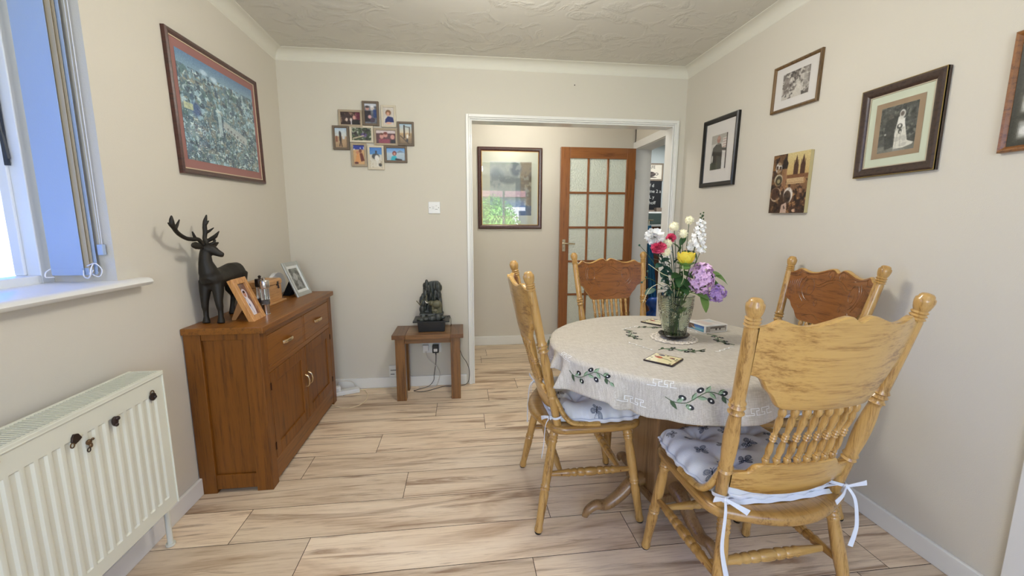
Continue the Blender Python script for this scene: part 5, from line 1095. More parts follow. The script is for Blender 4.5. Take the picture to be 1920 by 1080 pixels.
def make_cushion(label):
    o = empty('seat_cushion', (0, 0, .446), 0, label, 'cushion', 'tied seat cushions with butterfly print')
    def top(u, v):
        a, b_ = 2*u-1, 2*v-1; x, y = cush_xy(a, b_)
        return (x, -y*0+y, cush_z(a, b_)-.446)
    p = paint_obj('cushion_top', cv, top, cushm, o); p.data.polygons.foreach_set('use_smooth', [True]*len(p.data.polygons))
    M = MB(); n = 48; ring = []
    for i in range(4*n):
        q, r_ = divmod(i, n); s = -1+2*r_/n
        ring.append([(s, -1), (1, s), (-s, 1), (-1, -s)][q])
    vs = []
    for (e, z) in ((1, None), (1.012, .462), (1.005, .452), (.96, .4475), (.80, .4465)):
        for a, b_ in ring:
            x, y = cush_xy(a, b_); y = .022+(y-.022)*e
            vs.append((x*e, y, (cush_z(a, b_) if z is None else z)-.446))
    m_ = 4*n; fs = [(i*m_+k, i*m_+(k+1) % m_, (i+1)*m_+(k+1) % m_, (i+1)*m_+k) for i in range(4) for k in range(m_)]
    fs.append(tuple(4*m_+k for k in range(m_))); M.add(vs, fs).build('cushion_underside', CUS, o, True, 0, 80)
    M = MB(); M.tube([(cush_xy(a, b_)[0]*1.012, .022+(cush_xy(a, b_)[1]-.022)*1.012, .020) for a, b_ in ring+ring[:1]], .0042, 6); M.build('piping', CUS, o)
    # hem strip seen under the lower rail
    M = MB(); M.grid(26, 4, lambda u, v: (-.178+.356*u, -.160-.012*math.sin(math.pi*u)+.010*v, -.0+.010*v+.0015*math.sin(u*30))); M.build('back_hem', CUS, o)
    rg = random.Random(3)
    for s in (-1, 1):
        px, py = s*(WS+.003), YBk-.006; z0 = .034; w_ = [(.0016, .0055)]
        M = MB()
        P = [(px+math.cos(a)*.0215, py+math.sin(a)*.0215, z0+.003*math.sin(a*2)) for a in np.linspace(0, 2*math.pi, 17)]; M.tube(P, w_*17, 6, flat=(1, 0, 0))
        M.ball((px+s*.006, py-.026, z0-.002), .0095, 8, 6, (1, .7, .9))
        M.tube(cubic([(px+s*.006, py-.028, z0), (px-s*.018+s*.05, py-.040, z0+.012), (px+s*.052, py-.045, z0+.018)], 5), [(.0014, .0045+.0006*i) for i in range(11)], 6, flat=(0, 1, 0))
        M.tube(cubic([(px+s*.004, py-.028, z0), (px-s*.022, py-.045, z0-.012), (px-s*.052, py-.052, z0-.030)], 5), [(.0014, .0045+.0006*i) for i in range(11)], 6, flat=(0, 1, 0))
        ln = .165 if s < 0 else .12
        M.tube(cubic([(px+s*.006, py-.030, z0), (px+s*.016, py-.048, z0-.03), (px+s*.024, py-.055, z0-.05-ln*.4), (px+s*.018, py-.058, z0-.05-ln*.7), (px+s*.006, py-.060, z0-.05-ln)], 6), [(.0014, .0042+.00022*i) for i in range(25)], 6, flat=(0, 1, 0))
        M.tube(cubic([(s*.15, -.150, .018), (px-s*.01, py-.01, .03), (px, py-.02, z0)], 5), [(.0014, .005)]*11, 6, flat=(0, 0, 1))
        M.build('tie', CUS, o)
    return o
cu0 = make_cushion('butterfly print seat cushion tied on the chair nearest the camera')
clab = [None, 'butterfly print seat cushion on the left chair in profile', 'butterfly print seat cushion on the chair behind the table', 'butterfly print seat cushion on the chair against the right wall']
for i, (x, y, a, lab) in enumerate(spots):
    c = ch0 if i == 0 else copy_tree(ch0); q = cu0 if i == 0 else copy_tree(cu0)
    c.location = (x, y, 0); c.rotation_euler = (0, 0, R(a)); q.location = (x, y, .446); q.rotation_euler = (0, 0, R(a))
    if i == 3: c.scale = (1.014,)*3; q.location.z *= 1.014
    if lab: c['label'] = lab; q['label'] = clab[i]
# ================================================================ TABLE
TX, TY, TR = .854, 1.587, .498; TZ = .765
TBL = wood('table_oak', (168, 130, 82), (130, 94, 54), 'x', 1, .38, .3, .5); TBZ = wood('table_oak_pedestal', (150, 116, 76), (116, 84, 50), 'z', 1, .38, .3, .5)
tb = empty('dining_table', (TX, TY, 0), 0, 'round oak pedestal dining table hidden under the linen cloth', 'table')
MB().lathe((0, 0, 0), [(.470, .730), (.484, .732), (.490, .740), (.490, .752), (.484, .7605), (.470, .762)], 72).build('tabletop', TBL, tb)
MB().lathe((0, 0, 0), [(.40, .665), (.405, .665), (.405, .7295), (.40, .7295)], 64).build('apron', TBL, tb)
M = MB(); k = Matrix.Rotation(R(8), 4, 'Z'); M.box((-.095, -.095, .10), (.095, .095, .665), k); M.box((-.11, -.11, .10), (.11, .11, .135), k); M.box((-.11, -.11, .64), (.11, .11, .668), k); M.build('pedestal', TBZ, tb, False, .008)
for i in range(4):
    a = R(8-180+90*i+ (0)); c_, s_ = math.cos(a), math.sin(a)
    M = MB(); pts = cubic([(.07, 0, .16), (.14, 0, .145), (.20, 0, .095), (.26, 0, .062), (.31, 0, .068), (.345, 0, .050), (.36, 0, .022)], 6)
    rr_ = [(.042-.0006*j, .034-.0002*j) for j in range(len(pts))]
    M.tube([(p[0]*c_, p[0]*s_, p[2]) for p in pts], [(r_[0]*.8*(1 if j < 30 else 1-.1*(j-30)), min(r_[0]*.7, max(.018, pts[j][2]-.002))) for j, r_ in enumerate(rr_)], 12, flat=(-s_, c_, 0)); M.build('foot', TBZ, tb)
# ---------------- tablecloth
m, t, b = nodes('natural_linen', .9, 0, .15); LIN = m
tc = N(t, 'ShaderNodeTexCoord'); w1 = N(t, 'ShaderNodeTexNoise', Scale=1.0, Detail=3); w2 = N(t, 'ShaderNodeTexNoise', Scale=1.0, Detail=3)
mp1 = N(t, 'ShaderNodeMapping'); mp1.inputs['Scale'].default_value = (30, 500, 500); mp2 = N(t, 'ShaderNodeMapping'); mp2.inputs['Scale'].default_value = (500, 30, 30)
t.links.new(tc.outputs['Object'], mp1.inputs['Vector']); t.links.new(tc.outputs['Object'], mp2.inputs['Vector']); t.links.new(mp1.outputs[0], w1.inputs['Vector']); t.links.new(mp2.outputs[0], w2.inputs['Vector'])
ad_ = N(t, 'ShaderNodeMath', operation='ADD'); t.links.new(w1.outputs['Fac'], ad_.inputs[0]); t.links.new(w2.outputs['Fac'], ad_.inputs[1])
r = N(t, 'ShaderNodeValToRGB'); e = r.color_ramp.elements; e[0].position = .35; e[0].color = lin((176, 168, 156))+[1]; e[1].position = .65; e[1].color = lin((212, 206, 196))+[1]
hf = N(t, 'ShaderNodeMath', operation='MULTIPLY'); hf.inputs[1].default_value = .5; t.links.new(ad_.outputs[0], hf.inputs[0]); t.links.new(hf.outputs[0], r.inputs[0]); t.links.new(r.outputs[0], b.inputs['Base Color']); bump(t, b, ad_.outputs[0], .35, .0006)
HEM = [(-180, .68), (-170, .70), (-166, .681), (-163.5, .655), (-155, .656), (-145, .661), (-137, .664), (-132, .646), (-124, .643), (-117, .654), (-105, .650), (-95, .645), (-88, .647), (-80, .66), (-60, .655), (-30, .66), (0, .65), (30, .66), (60, .65), (90, .66), (120, .65), (150, .66), (172, .67), (180, .68)]
def gauss(a, c, w): d = (a-c+180) % 360-180; return math.exp(-d*d/(2*w*w))
def cloth(a, s):
    """a degrees, s distance from the centre along the cloth"""
    ad = (a+180) % 360-180; hz = float(np.interp(ad, [p[0] for p in HEM], [p[1] for p in HEM]))
    R0 = TR-.022; arc = .022*math.pi/2
    if s <= R0: r_, z = s, TZ
    elif s <= R0+arc: th = (s-R0)/.022; r_, z = R0+.022*math.sin(th), TZ-.022*(1-math.cos(th))
    else: r_, z = TR, TZ-.022-(s-R0-arc)
    d = max(0, s-R0-arc); dmax = .105; q = min(1, d/dmax)
    # flare, folds that grow towards the hem
    r_ += q*(.020+.010*math.sin(R(a)*7+.8)+.006*math.sin(R(a)*13+2))
    fold = .045*gauss(a, -162.2, 1.9)-.030*gauss(a, -167.5, 2.6)+.030*gauss(a, -172, 2.2)+.022*gauss(a, -134.5, 2.0)-.022*gauss(a, -131.0, 1.6)-.018*gauss(a, -178, 3)
    r_ += q*fold; z += q*.006*math.sin(R(a)*7)
    z = TZ-(TZ-z)*((TZ-hz)/(TZ-.642) if s > R0 else 1)
    z += .0006*math.sin(R(a)*5)*min(1, s/.3)
    return Vector((TX+r_*math.cos(R(a)), TY+r_*math.sin(R(a)), z))
SMAX = TR-.022+.022*math.pi/2+.101
M = MB(); na = 720; rs = [.002, .1, .2, .3, .38, .44, .465]+[TR-.022+.022*math.pi/2*i/6 for i in range(7)]+[TR-.022+.022*math.pi/2+.101*i/14 for i in range(1, 15)]
vs = [tuple(cloth(360*k/na, s)) for s in rs for k in range(na)]
fs = [(i*na+k, i*na+(k+1) % na, (i+1)*na+(k+1) % na, (i+1)*na+k) for i in range(len(rs)-1) for k in range(na)]+[tuple(range(na))]
tco = empty('tablecloth', (TX, TY, TZ), 0, 'natural linen round tablecloth embroidered with olive sprays over the dining table', 'tablecloth')
cl_ = child(M.add(vs, fs).build('cloth', LIN, None, True, 0, 80), tco)
so2 = cl_.modifiers.new('solid', 'SOLIDIFY'); so2.thickness = .0012; so2.offset = -1
def emb(M, a0, s0, pts, off=.0016, fill=True):
    """flat stitched patch: pts in metres (x along the rim, y towards the hem) about angle a0, distance s0"""
    vs = []
    for x, y in pts:
        rr = max(.05, min(TR, s0+y)); A = a0+math.degrees(x/rr); p = cloth(A, s0+y); e1 = cloth(A+.4, s0+y)-p; e2 = cloth(A, s0+y+.003)-p; n_ = e1.cross(e2).normalized()
        if n_.z < -.2 or (n_.x*(p.x-TX)+n_.y*(p.y-TY)) < -.05: n_ = -n_
        vs.append(tuple(p+n_*off))
    if fill: M.add(vs, [tuple(range(len(vs)))])
    return vs
LEAFC = plain('thread_sage', (146, 172, 140), .7, var=.1, bmp=.3, bscale=500); STEMC = plain('thread_dark_green', (66, 86, 58), .7, var=.15); OLV = plain('thread_black', (20, 20, 24), .6); WHT = plain('thread_white', (238, 238, 236), .6, var=.01)
MLf = MSt = MOl = MWh = None
class Sew(MB):
    def __init__(s, m, i): s.m = m; s.i = i
    def add(s, vs, fs): s.m.cur = s.i; s.m.add(vs, fs); return s
def sew():
    global MLf, MSt, MOl, MWh
    m = MB(); MLf, MSt, MOl, MWh = (Sew(m, i) for i in range(4)); return m
def done(m, name): child(m.build(name, [LEAFC, STEMC, OLV, WHT], None, False), tco)
def rotp(pts, an, cx, cy):
    c_, s_ = math.cos(an), math.sin(an); return [(cx+x*c_-y*s_, cy+x*s_+y*c_) for x, y in pts]
def eleaf(a0, s0, x, y, an, L_, w_=.0075, dark=False):
    n = 5; up_ = [(L_*i/n, w_*math.sin(math.pi*(i/n)**.8)) for i in range(n+1)]; lo = [(L_*i/n, -w_*math.sin(math.pi*(i/n)**.8)*.9) for i in range(1, n)][::-1]
    P = rotp(up_+lo, an, x, y); emb(MSt if dark else MLf, a0, s0, P); Q = rotp([(0, 0), (L_*.5, -w_*.9), (L_, 0), (L_*.5, -w_*.45)], an, x, y); emb(MSt, a0, s0, Q, .0019)
def eolive(a0, s0, x, y, an, r_=.0095):
    P = [(r_*1.25*math.cos(q), r_*.85*math.sin(q)) for q in [2*math.pi*i/12 for i in range(12)]]; emb(MOl, a0, s0, rotp(P, an, x, y)); P = [(r_*.32*math.cos(q), r_*.3*math.sin(q)) for q in [2*math.pi*i/8 for i in range(8)]]; emb(MWh, a0, s0, rotp(P, an, x, y), .0022)
def estem(a0, s0, pts, w_=.0011):
    C_ = cubic([(x, y, 0) for x, y in pts], 6); vs = emb(None, a0, s0, [(p.x, p.y) for p in C_], .0015, False); MSt.tube(vs, w_, 5)
def spray(a0, s0, k=1.0, olives=5):
    """long olive twig, about 0.18 m: x runs with the angle"""
    g = lambda x, y: (x*k, y*k)
    estem(a0, s0, [g(-.095, .020), g(-.07, .032), g(-.035, .030), g(-.005, .010), g(.025, -.008), g(.055, -.004), g(.085, .014)])
    for x, y, an, L_, dk in ((-.08, .028, .9, .034, 1), (-.062, .030, -.6, .026, 0), (-.035, .032, 1.0, .024, 0), (-.020, .022, -1.1, .030, 0), (-.004, .010, .1, .030, 0), (.018, -.006, -.9, .028, 0), (.030, -.008, .8, .028, 0), (.055, -.005, -.6, .024, 0), (.066, .002, 1.1, .026, 1), (.085, .014, .5, .022, 0)):
        eleaf(a0, s0, x*k, y*k, an, L_*k, .0065*k, bool(dk))
    for x, y, an in ((-.046, .016, .3), (-.024, .042, .4), (.004, -.012, -.6), (.034, .018, .7), (.072, -.006, -.4)): eolive(a0, s0, x*k, y*k, an, .0095*k)
for i in range(8):
    m_ = sew(); spray(-107.5+45*i if i != 7 else -148, TR+.020); done(m_, 'olive_spray')
def key(a0, s0, w_=.0020, unit=.0085, n=2):
    """square meander"""
    P = []; u_ = unit
    base_ = [(0, 3), (2, 3), (2, 2), (1, 2), (1, 0), (4, 0), (4, 1), (3, 1), (3, 3)]
    x0 = -n*4*u_/2
    for j in range(n):
        for x, y in base_: P.append((x0+(x+4*j)*u_, (y-1.5)*u_*.8))
    P.append((x0+(4*n+1)*u_, 1.5*u_*.8)); P.insert(0, (x0-u_, 1.5*u_*.8))
    for (x0_, y0_), (x1_, y1_) in zip(P[:-1], P[1:]):
        dx, dy = x1_-x0_, y1_-y0_; L_ = math.hypot(dx, dy) or 1; nx, ny = -dy/L_*w_/2, dx/L_*w_/2; ex, ey = dx/L_*w_/2, dy/L_*w_/2; m_ = max(1, int(L_/.006))
        for q in range(m_):
            a_, b__ = q/m_, (q+1)/m_; A_ = (x0_-ex+(dx+2*ex)*a_, y0_-ey+(dy+2*ey)*a_); B_ = (x0_-ex+(dx+2*ex)*b__, y0_-ey+(dy+2*ey)*b__)
            emb(MWh, a0, s0, [(A_[0]+nx, A_[1]+ny), (A_[0]-nx, A_[1]-ny), (B_[0]-nx, B_[1]-ny), (B_[0]+nx, B_[1]+ny)], .0017)
for i in range(8):
    m_ = sew(); key(-119.8+45*i, TR-.002, n=2); done(m_, 'white_meander'); m_ = sew(); key(-132.5+45*i if i else -129.5, TR+.072, n=2); done(m_, 'white_meander')
for i in range(8): pass
# ring of sprays on the table top
def tspray(x, y, an, k):
    px, py = x-TX, y-TY; s0 = math.hypot(px, py)
    def W(p): c_, s_ = math.cos(an), math.sin(an); return Vector((x+(p[0]*c_-p[1]*s_)*k, y+(p[0]*s_+p[1]*c_)*k, TZ+.0014))
    C_ = cubic([(-.095, .020, 0), (-.07, .032, 0), (-.035, .030, 0), (-.005, .010, 0), (.025, -.008, 0), (.055, -.004, 0), (.095, .014, 0)], 5); MSt.tube([W(p) for p in C_], .0012, 5)
    for lx, ly, la, L_, dk in ((-.08, .028, .9, .034, 1), (-.062, .030, -.6, .026, 0), (-.035, .032, 1.0, .024, 0), (-.020, .022, -1.1, .030, 0), (-.004, .010, .1, .030, 0), (.018, -.006, -.9, .028, 0), (.030, -.008, .8, .028, 0), (.055, -.005, -.6, .024, 0)):
        P = rotp([(L_*i/4, .006*math.sin(math.pi*i/4)) for i in range(5)]+[(L_*i/4, -.006*math.sin(math.pi*i/4)) for i in (3, 2, 1)], la, lx, ly); (MSt if dk or lx > 0 else MLf).add([tuple(W(p)) for p in P], [tuple(range(8))])
    for ox, oy in ((-.046, .016), (-.024, .042), (.004, -.012), (.034, .018), (.072, -.006)):
        P = rotp([(.0125*math.cos(q), .0085*math.sin(q)) for q in [2*math.pi*i/12 for i in range(12)]], .3, ox, oy); MOl.add([tuple(W(p)) for p in P], [tuple(range(12))]); P = rotp([(.003*math.cos(q), .003*math.sin(q)) for q in [2*math.pi*i/6 for i in range(6)]], .3, ox, oy); MWh.add([tuple(W(p)+Vector((0, 0, .0006))) for p in P], [tuple(range(6))])
for q_ in ((.726, 1.690, R(-84), .88), (.839, 1.440, R(-2), .98), (1.062, 1.575, R(96)+math.pi, .9), (.880, 1.800, R(188)+math.pi, .7)): m_ = sew(); tspray(*q_); done(m_, 'olive_spray')
for (x0_, y0_, x1_, y1_) in ((.672, 1.580, .725, 1.462), (.955, 1.415, 1.055, 1.465), (.73, 1.785, .83, 1.84), (1.05, 1.70, 1.0, 1.78)):
    m_ = sew()
    for j in range(7):
        q = (j+.5)/7; x, y = x0_+(x1_-x0_)*q, y0_+(y1_-y0_)*q; an = math.atan2(y1_-y0_, x1_-x0_)+(.6 if j % 2 else -.6)
        P = [(x+math.cos(an)*.010*math.cos(p)-math.sin(an)*.0035*math.sin(p), y+math.sin(an)*.010*math.cos(p)+math.cos(an)*.0035*math.sin(p), TZ+.0014) for p in [2*math.pi*i/8 for i in range(8)]]; MWh.add(P, [tuple(range(8))])
    done(m_, 'white_leaf_trail')
# ================================================================ ON THE TABLE
VX, VY = .888, 1.612
M = MB(); DOI = plain('crochet_doily', (232, 222, 208), .8, var=.06, bmp=.4)
for rr, n_, r_ in ((.062, 40, .0022), (.074, 46, .0024), (.088, 34, .0034)):
    P = [(VX+(rr+.004*math.sin(a*n_/2))*math.cos(a), VY+(rr+.004*math.sin(a*n_/2))*math.sin(a), TZ+.0034) for a in np.linspace(0, 2*math.pi, n_*6+1)]; M.tube(P, r_*.9, 5)
for k in range(26):
    a = 2*math.pi*k/26; M.tube([(VX+.03*math.cos(a), VY+.03*math.sin(a), TZ+.0025), (VX+.088*math.cos(a+.1), VY+.088*math.sin(a+.1), TZ+.0030)], .0016, 5)
    M.ball((VX+.092*math.cos(a), VY+.092*math.sin(a), TZ+.0036), .0058, 7, 5, (1, 1, .5))
M.lathe((VX, VY, TZ), [(.001, .0008), (.06, .0008), (.06, .002), (.001, .002)], 40)
o = tag(M.build('crochet_doily', DOI), 'cream crochet doily lying under the black saucer on the table', 'doily')
o = tag(MB().lathe((VX, VY, TZ+.0062), [(.036, 0), (.040, .001), (.056, .008), (.063, .017), (.0615, .0185), (.053, .010), (.038, .004), (.001, .004)], 48).build('black_saucer', plain('black_glazed_saucer', (8, 8, 9), .25, coat=.1)), 'black saucer on the doily under the glass vase', 'saucer')
# glass vase with raised arcs
m = bpy.data.materials.new('smoky_pressed_glass'); m.use_nodes = True; b = m.node_tree.nodes['Principled BSDF']; b.inputs['Base Color'].default_value = (.74, .80, .72, 1); b.inputs['Transmission Weight'].default_value = 1; b.inputs['Roughness'].default_value = .02; b.inputs['IOR'].default_value = 1.46; VG = m
v0 = TZ+.011; vh = .178
def vr(q): return .041+.033*q**.8
M = MB(); ns, nz = 96, 70; vs = []
def vrel(a, q):
    best = 0
    for k in range(4):
        ca = k*math.pi/2+.55; d = (a-ca+math.pi) % (2*math.pi)-math.pi; x = d*.060; z = (q-.62)*vh
        rr = math.hypot(x*1.0, (z if z > 0 else z*1.0)); f = .5+.5*math.cos(rr/.0085*2*math.pi); w_ = max(0, 1-rr/.055)**.3 if rr < .055 else 0
        best = max(best, f*w_)
        z2 = (q-.13)*vh; r2_ = math.hypot(x*1.2, z2); f = .5+.5*math.cos(r2_/.0075*2*math.pi); w_ = max(0, 1-r2_/.026)**.3 if r2_ < .026 else 0; best = max(best, f*w_)
    return best*.0040
for j in range(nz+1):
    q = j/nz
    for k in range(ns): a = 2*math.pi*k/ns; r_ = vr(q)+vrel(a, q); vs.append((VX+r_*math.cos(a), VY+r_*math.sin(a), v0+q*vh))
n1 = len(vs)
for j in range(9):
    q = 1-j/8*.93
    for k in range(ns): a = 2*math.pi*k/ns; r_ = vr(q)-.0045; vs.append((VX+r_*math.cos(a), VY+r_*math.sin(a), v0+q*vh+(.001 if j == 0 else 0)))
fs = [(j*ns+k, j*ns+(k+1) % ns, (j+1)*ns+(k+1) % ns, (j+1)*ns+k) for j in range(nz) for k in range(ns)]
fs += [(nz*ns+k, nz*ns+(k+1) % ns, n1+(k+1) % ns, n1+k) for k in range(ns)]
fs += [(n1+j*ns+k, n1+j*ns+(k+1) % ns, n1+(j+1)*ns+(k+1) % ns, n1+(j+1)*ns+k) for j in range(8) for k in range(ns)]
fs += [tuple(range(ns))[::-1], tuple(n1+8*ns+k for k in range(ns))]
o = tag(M.add(vs, fs).build('glass_vase', VG, None, True, 0, 60), 'smoky pressed glass vase with raised arcs standing on the black saucer', 'vase')
# ---- flowers: each stem is a thing
GRN = plain('leaf_green', (58, 96, 48), .5, var=.25, vscale=30); GRL = plain('leaf_light_green', (112, 150, 74), .5, var=.2, vscale=30); STM = plain('stem_green', (62, 84, 48), .5, var=.2); DGR = plain('leaf_blue_green', (44, 80, 66), .5, var=.2)
CREAM = plain('cream_bloom', (246, 240, 208), .8, var=.05, sub=.1); WHB = plain('white_petal', (244, 242, 238), .7, var=.02, sub=.1); PNK = plain('pink_petal', (226, 84, 120), .7, var=.15, vscale=60); YEL = plain('yellow_petal', (252, 226, 84), .6, var=.06, sub=.1); LIL = plain('lilac_petal', (232, 192, 230), .7, var=.12, vscale=60); LI2 = plain('violet_petal', (196, 160, 222), .7, var=.15, vscale=60); PEA = plain('peach_petal', (236, 196, 160), .7, var=.1)
def stempath(top, foot, bend=.02):
    t_, f_ = Vector(top), Vector(foot)
    mouth = Vector((VX+(t_.x-VX)*.30, VY+(t_.y-VY)*.30, TZ+.195)); d = mouth-Vector((VX, VY, mouth.z)); 
    if Vector((d.x, d.y)).length > .055: s_ = .055/Vector((d.x, d.y)).length; mouth = Vector((VX+d.x*s_, VY+d.y*s_, mouth.z))
    mid = (mouth+t_)/2+Vector((bend*.3, 0, bend*.5))
    return cubic([f_, (f_+mouth)/2, mouth, mid, t_], 6)
RG2 = random.Random(77)
def flower(name, label, cat, top, group=None, stem_r=.0018, mat=STM):
    foot = (VX+RG2.uniform(-.018, .018), VY+RG2.uniform(-.018, .018), TZ+.024)
    o = empty(name, foot, 0, label, cat, group); P = stempath(top, foot)
    child(MB().tube(P, stem_r, 6).build('stem', mat), o); return o, P
def bpart(o, M, name, mat, sm=True): return child(M.build(name, mat, None, sm), o)
def ruffle(M, c, r_, n, seed, sc=(1, 1, 1), pw=.9):
    rg = random.Random(seed)
    for i in range(n):
        d = Vector((rg.gauss(0, 1), rg.gauss(0, 1), rg.gauss(0, 1))).normalized(); d = Vector((d.x*sc[0], d.y*sc[1], d.z*sc[2]))
        leafpoly(M, Vector(c)+d*r_*.25, d, Vector((rg.gauss(0, 1), rg.gauss(0, 1), rg.gauss(0, 1))), r_*.80, r_*pw, .2, 3)
# cream pompoms
pomp = [((.854, 1.60, 1.236), .018, 'cream pompom bloom on a straight stem, second tallest'), ((.935, 1.63, 1.262), .0165, 'cream pompom bloom on a slanting stem, tallest of the pompoms'), ((.886, 1.585, 1.208), .0165, 'cream pompom bloom right of the upper pink carnation'), ((.828, 1.595, 1.169), .0165, 'cream pompom bloom just below the upper pink carnation'), ((.812, 1.575, 1.137), .0175, 'cream pompom bloom left of the yellow flower'), ((.990, 1.620, 1.145), .017, 'cream pompom bloom at the right of the bouquet'), ((.866, 1.64, 1.185), .014, 'small cream pompom bloom half hidden behind the leaves')]
for k, (c, r_, lab) in enumerate(pomp):
    o, P = flower('pompom_flower', lab, 'flower', c, 'cream pompom flowers in the vase', .0015)
    M = MB(); M.ball(c, r_*.92, 14, 10); ruffle(M, c, r_*1.12, 170, k, pw=.22); bpart(o, M, 'bloom', CREAM, False)
# carnations
for c, r_, mt, lab in (((.775, 1.605, 1.196), .030, WHB, 'white carnation at the upper left of the bouquet'), ((.784, 1.58, 1.152), .024, PNK, 'pink carnation low on the left under the white one'), ((.846, 1.605, 1.190), .016, PNK, 'small bright pink carnation at the top middle')):
    o, P = flower('carnation', lab, 'flower', c, None, .0018, DGR)
    M = MB(); ruffle(M, c, r_*1.25, 80, int(c[0]*1000), (1.15, 1, .85), .8); bpart(o, M, 'bloom', mt, False)
    M = MB(); M.tube([(P[-1].x, P[-1].y, c[2]-r_*1.1), (P[-1].x, P[-1].y, c[2]-r_*.1)], [.004, .007], 8)
    for i in range(9):
        p = P[len(P)//2+int(i*1.1)]; rg = random.Random(i+int(c[0]*999)); leafpoly(M, p, (rg.uniform(-1, .8), rg.uniform(-1, .3), rg.uniform(-.2, .6)), (0, 0, 1), rg.uniform(.03, .05), .020, .3)
    bpart(o, M, 'leaves', DGR)
# yellow flower
o, P = flower('yellow_flower', 'large open yellow flower in the middle of the bouquet', 'flower', (.888, 1.565, 1.075), None, .003)
M = MB(); c = Vector((.888, 1.555, 1.085))
for lay, (n_, rr, zz, tilt_) in enumerate(((9, .054, -.004, .55), (8, .046, .000, .95), (7, .034, .004, 1.6))):
    for k in range(n_):
        a = 2*math.pi*(k+.5*lay)/n_; d = Vector((math.cos(a), math.sin(a)*.8, tilt_)); leafpoly(M, c+Vector((0, 0, zz))+Vector((math.cos(a), math.sin(a), 0))*.004, d, (-math.cos(a)*.6, -math.sin(a)*.6, 1), rr, .044, -.55, 5)
bpart(o, M, 'bloom', YEL)
M = MB()
for k in range(9):
    a = 2*math.pi*k/9; leafpoly(M, c-Vector((0, 0, .006)), (math.cos(a), math.sin(a), .12), (0, 0, 1), .040, .030, -.3, 4)
M.ball(c-Vector((0, 0, .010)), .014, 10, 8, (1.4, 1.4, .7)); bpart(o, M, 'sepals', GRL)
# peach bloom behind yellow
o, P = flower('peach_flower', 'pale peach bloom peeping out behind the yellow flower', 'flower', (.915, 1.60, 1.118), None); M = MB(); ruffle(M, (.915, 1.60, 1.118), .028, 40, 8, (1.5, 1, .7), .7); bpart(o, M, 'bloom', PEA, False)
# delphinium
o, P = flower('white_delphinium', 'tall spike of small white delphinium flowers at the right top of the bouquet', 'flower', (.972, 1.60, 1.285), None, .0022)
M = MB(); rg = random.Random(9); M2 = MB()
for k in range(34):
    q = k/33; z = 1.135+.125*q; x = .952+.020*q; a = k*2.4; rr = .030*(1-.62*q); p = Vector((x+rr*math.cos(a), 1.60+rr*math.sin(a)*.8, z)); s_ = .017*(1-.45*q)
    for i in range(5): b_ = 2*math.pi*i/5+k; leafpoly(M, p, (math.cos(b_)*.9+math.cos(a)*.3, math.sin(b_)*.6-.4, math.sin(b_)*.8), (math.cos(a), math.sin(a)-.6, .2), s_, s_*.95, .2, 2)
for k in range(7): p = (.972+.008*math.sin(k*2.2), 1.60, 1.262+.005*k); M2.ball(p, .0035, 6, 5)
bpart(o, M, 'florets', WHB, False); bpart(o, M2, 'buds', STM)
# lilacs
for c, r_, sc, mt, lab, n_ in (((.962, 1.56, 1.028), .058, (.80, .8, 1.15), LIL, 'large pale lilac flower head at the right of the bouquet', 95), ((1.040, 1.575, .965), .038, (1.1, .9, .95), LI2, 'smaller violet flower head hanging low at the right', 60)):
    o, P = flower('lilac_flower', lab, 'flower', c, None, .0025); M = MB(); rg = random.Random(n_)
    for k in range(n_):
        d = Vector((rg.gauss(0, 1), rg.gauss(0, 1), rg.gauss(0, 1))).normalized(); p = Vector(c)+Vector((d.x*sc[0], d.y*sc[1], d.z*sc[2]))*r_*rg.uniform(.75, 1.0)
        x_ = d.orthogonal().normalized(); y_ = d.cross(x_)
        for i in range(4): b_ = math.pi/2*i+rg.random(); leafpoly(M, p, x_*math.cos(b_)+y_*math.sin(b_)+d*.55, d, r_*.20+.005, r_*.15+.004, .2, 2)
    bpart(o, M, 'florets', mt, False)
    M = MB().ball(c, r_*.55, 10, 8, sc); bpart(o, M, 'flower_core', mt)
# foliage stems
def foliage(label, top, leaves, mat, r_=.0018, bend=.02):
    o, P = flower('foliage_stem', label, 'foliage', top, None, r_, mat); M = MB()
    for (q, d, L_, w_) in leaves:
        p = P[min(len(P)-1, int(q*(len(P)-1)))]; leafpoly(M, p, d, (0, -.5, 1), L_, w_, .35, 6)
    bpart(o, M, 'leaves', mat); return o
foliage('broad light green leaves reaching out at the right of the bouquet', (1.02, 1.60, 1.045), [(1, (1, -.2, -.25), .095, .056), (.95, (1, .2, .25), .085, .045), (.85, (.8, -.5, -.2), .07, .045)], GRL)
foliage('dark broad leaves between the lilac and violet flower heads', (.99, 1.59, 1.02), [(1, (1, -.3, -.1), .075, .05), (.9, (.9, .1, .5), .085, .04), (.8, (.6, -.6, -.5), .06, .045), (.7, (.9, -.4, -.6), .06, .04)], GRN)
foliage('glossy light leaf drooping over the vase rim at the right', (.955, 1.545, .955), [(1, (.5, -.4, -.8), .065, .055), (.9, (1, -.3, -.1), .055, .045)], GRL)
foliage('dark leaves behind and under the yellow flower', (.885, 1.59, 1.05), [(1, (.8, -.6, -.1), .055, .04), (.95, (-.8, -.6, .1), .055, .035), (.9, (-.4, -.8, -.4), .06, .04), (.8, (.6, -.7, -.5), .06, .045), (.75, (-.8, -.5, -.3), .05, .035), (.7, (.2, -1, -.3), .06, .045), (.65, (.9, -.4, .2), .06, .04)], GRN)
foliage('dark pointed leaves beside the tall pompom stems', (.885, 1.60, 1.16), [(1, (.3, -.2, 1), .05, .024), (.95, (-.5, -.2, .8), .045, .022), (.9, (.7, -.2, .5), .045, .022), (1, (.1, .2, -.8), .035, .02)], GRN)
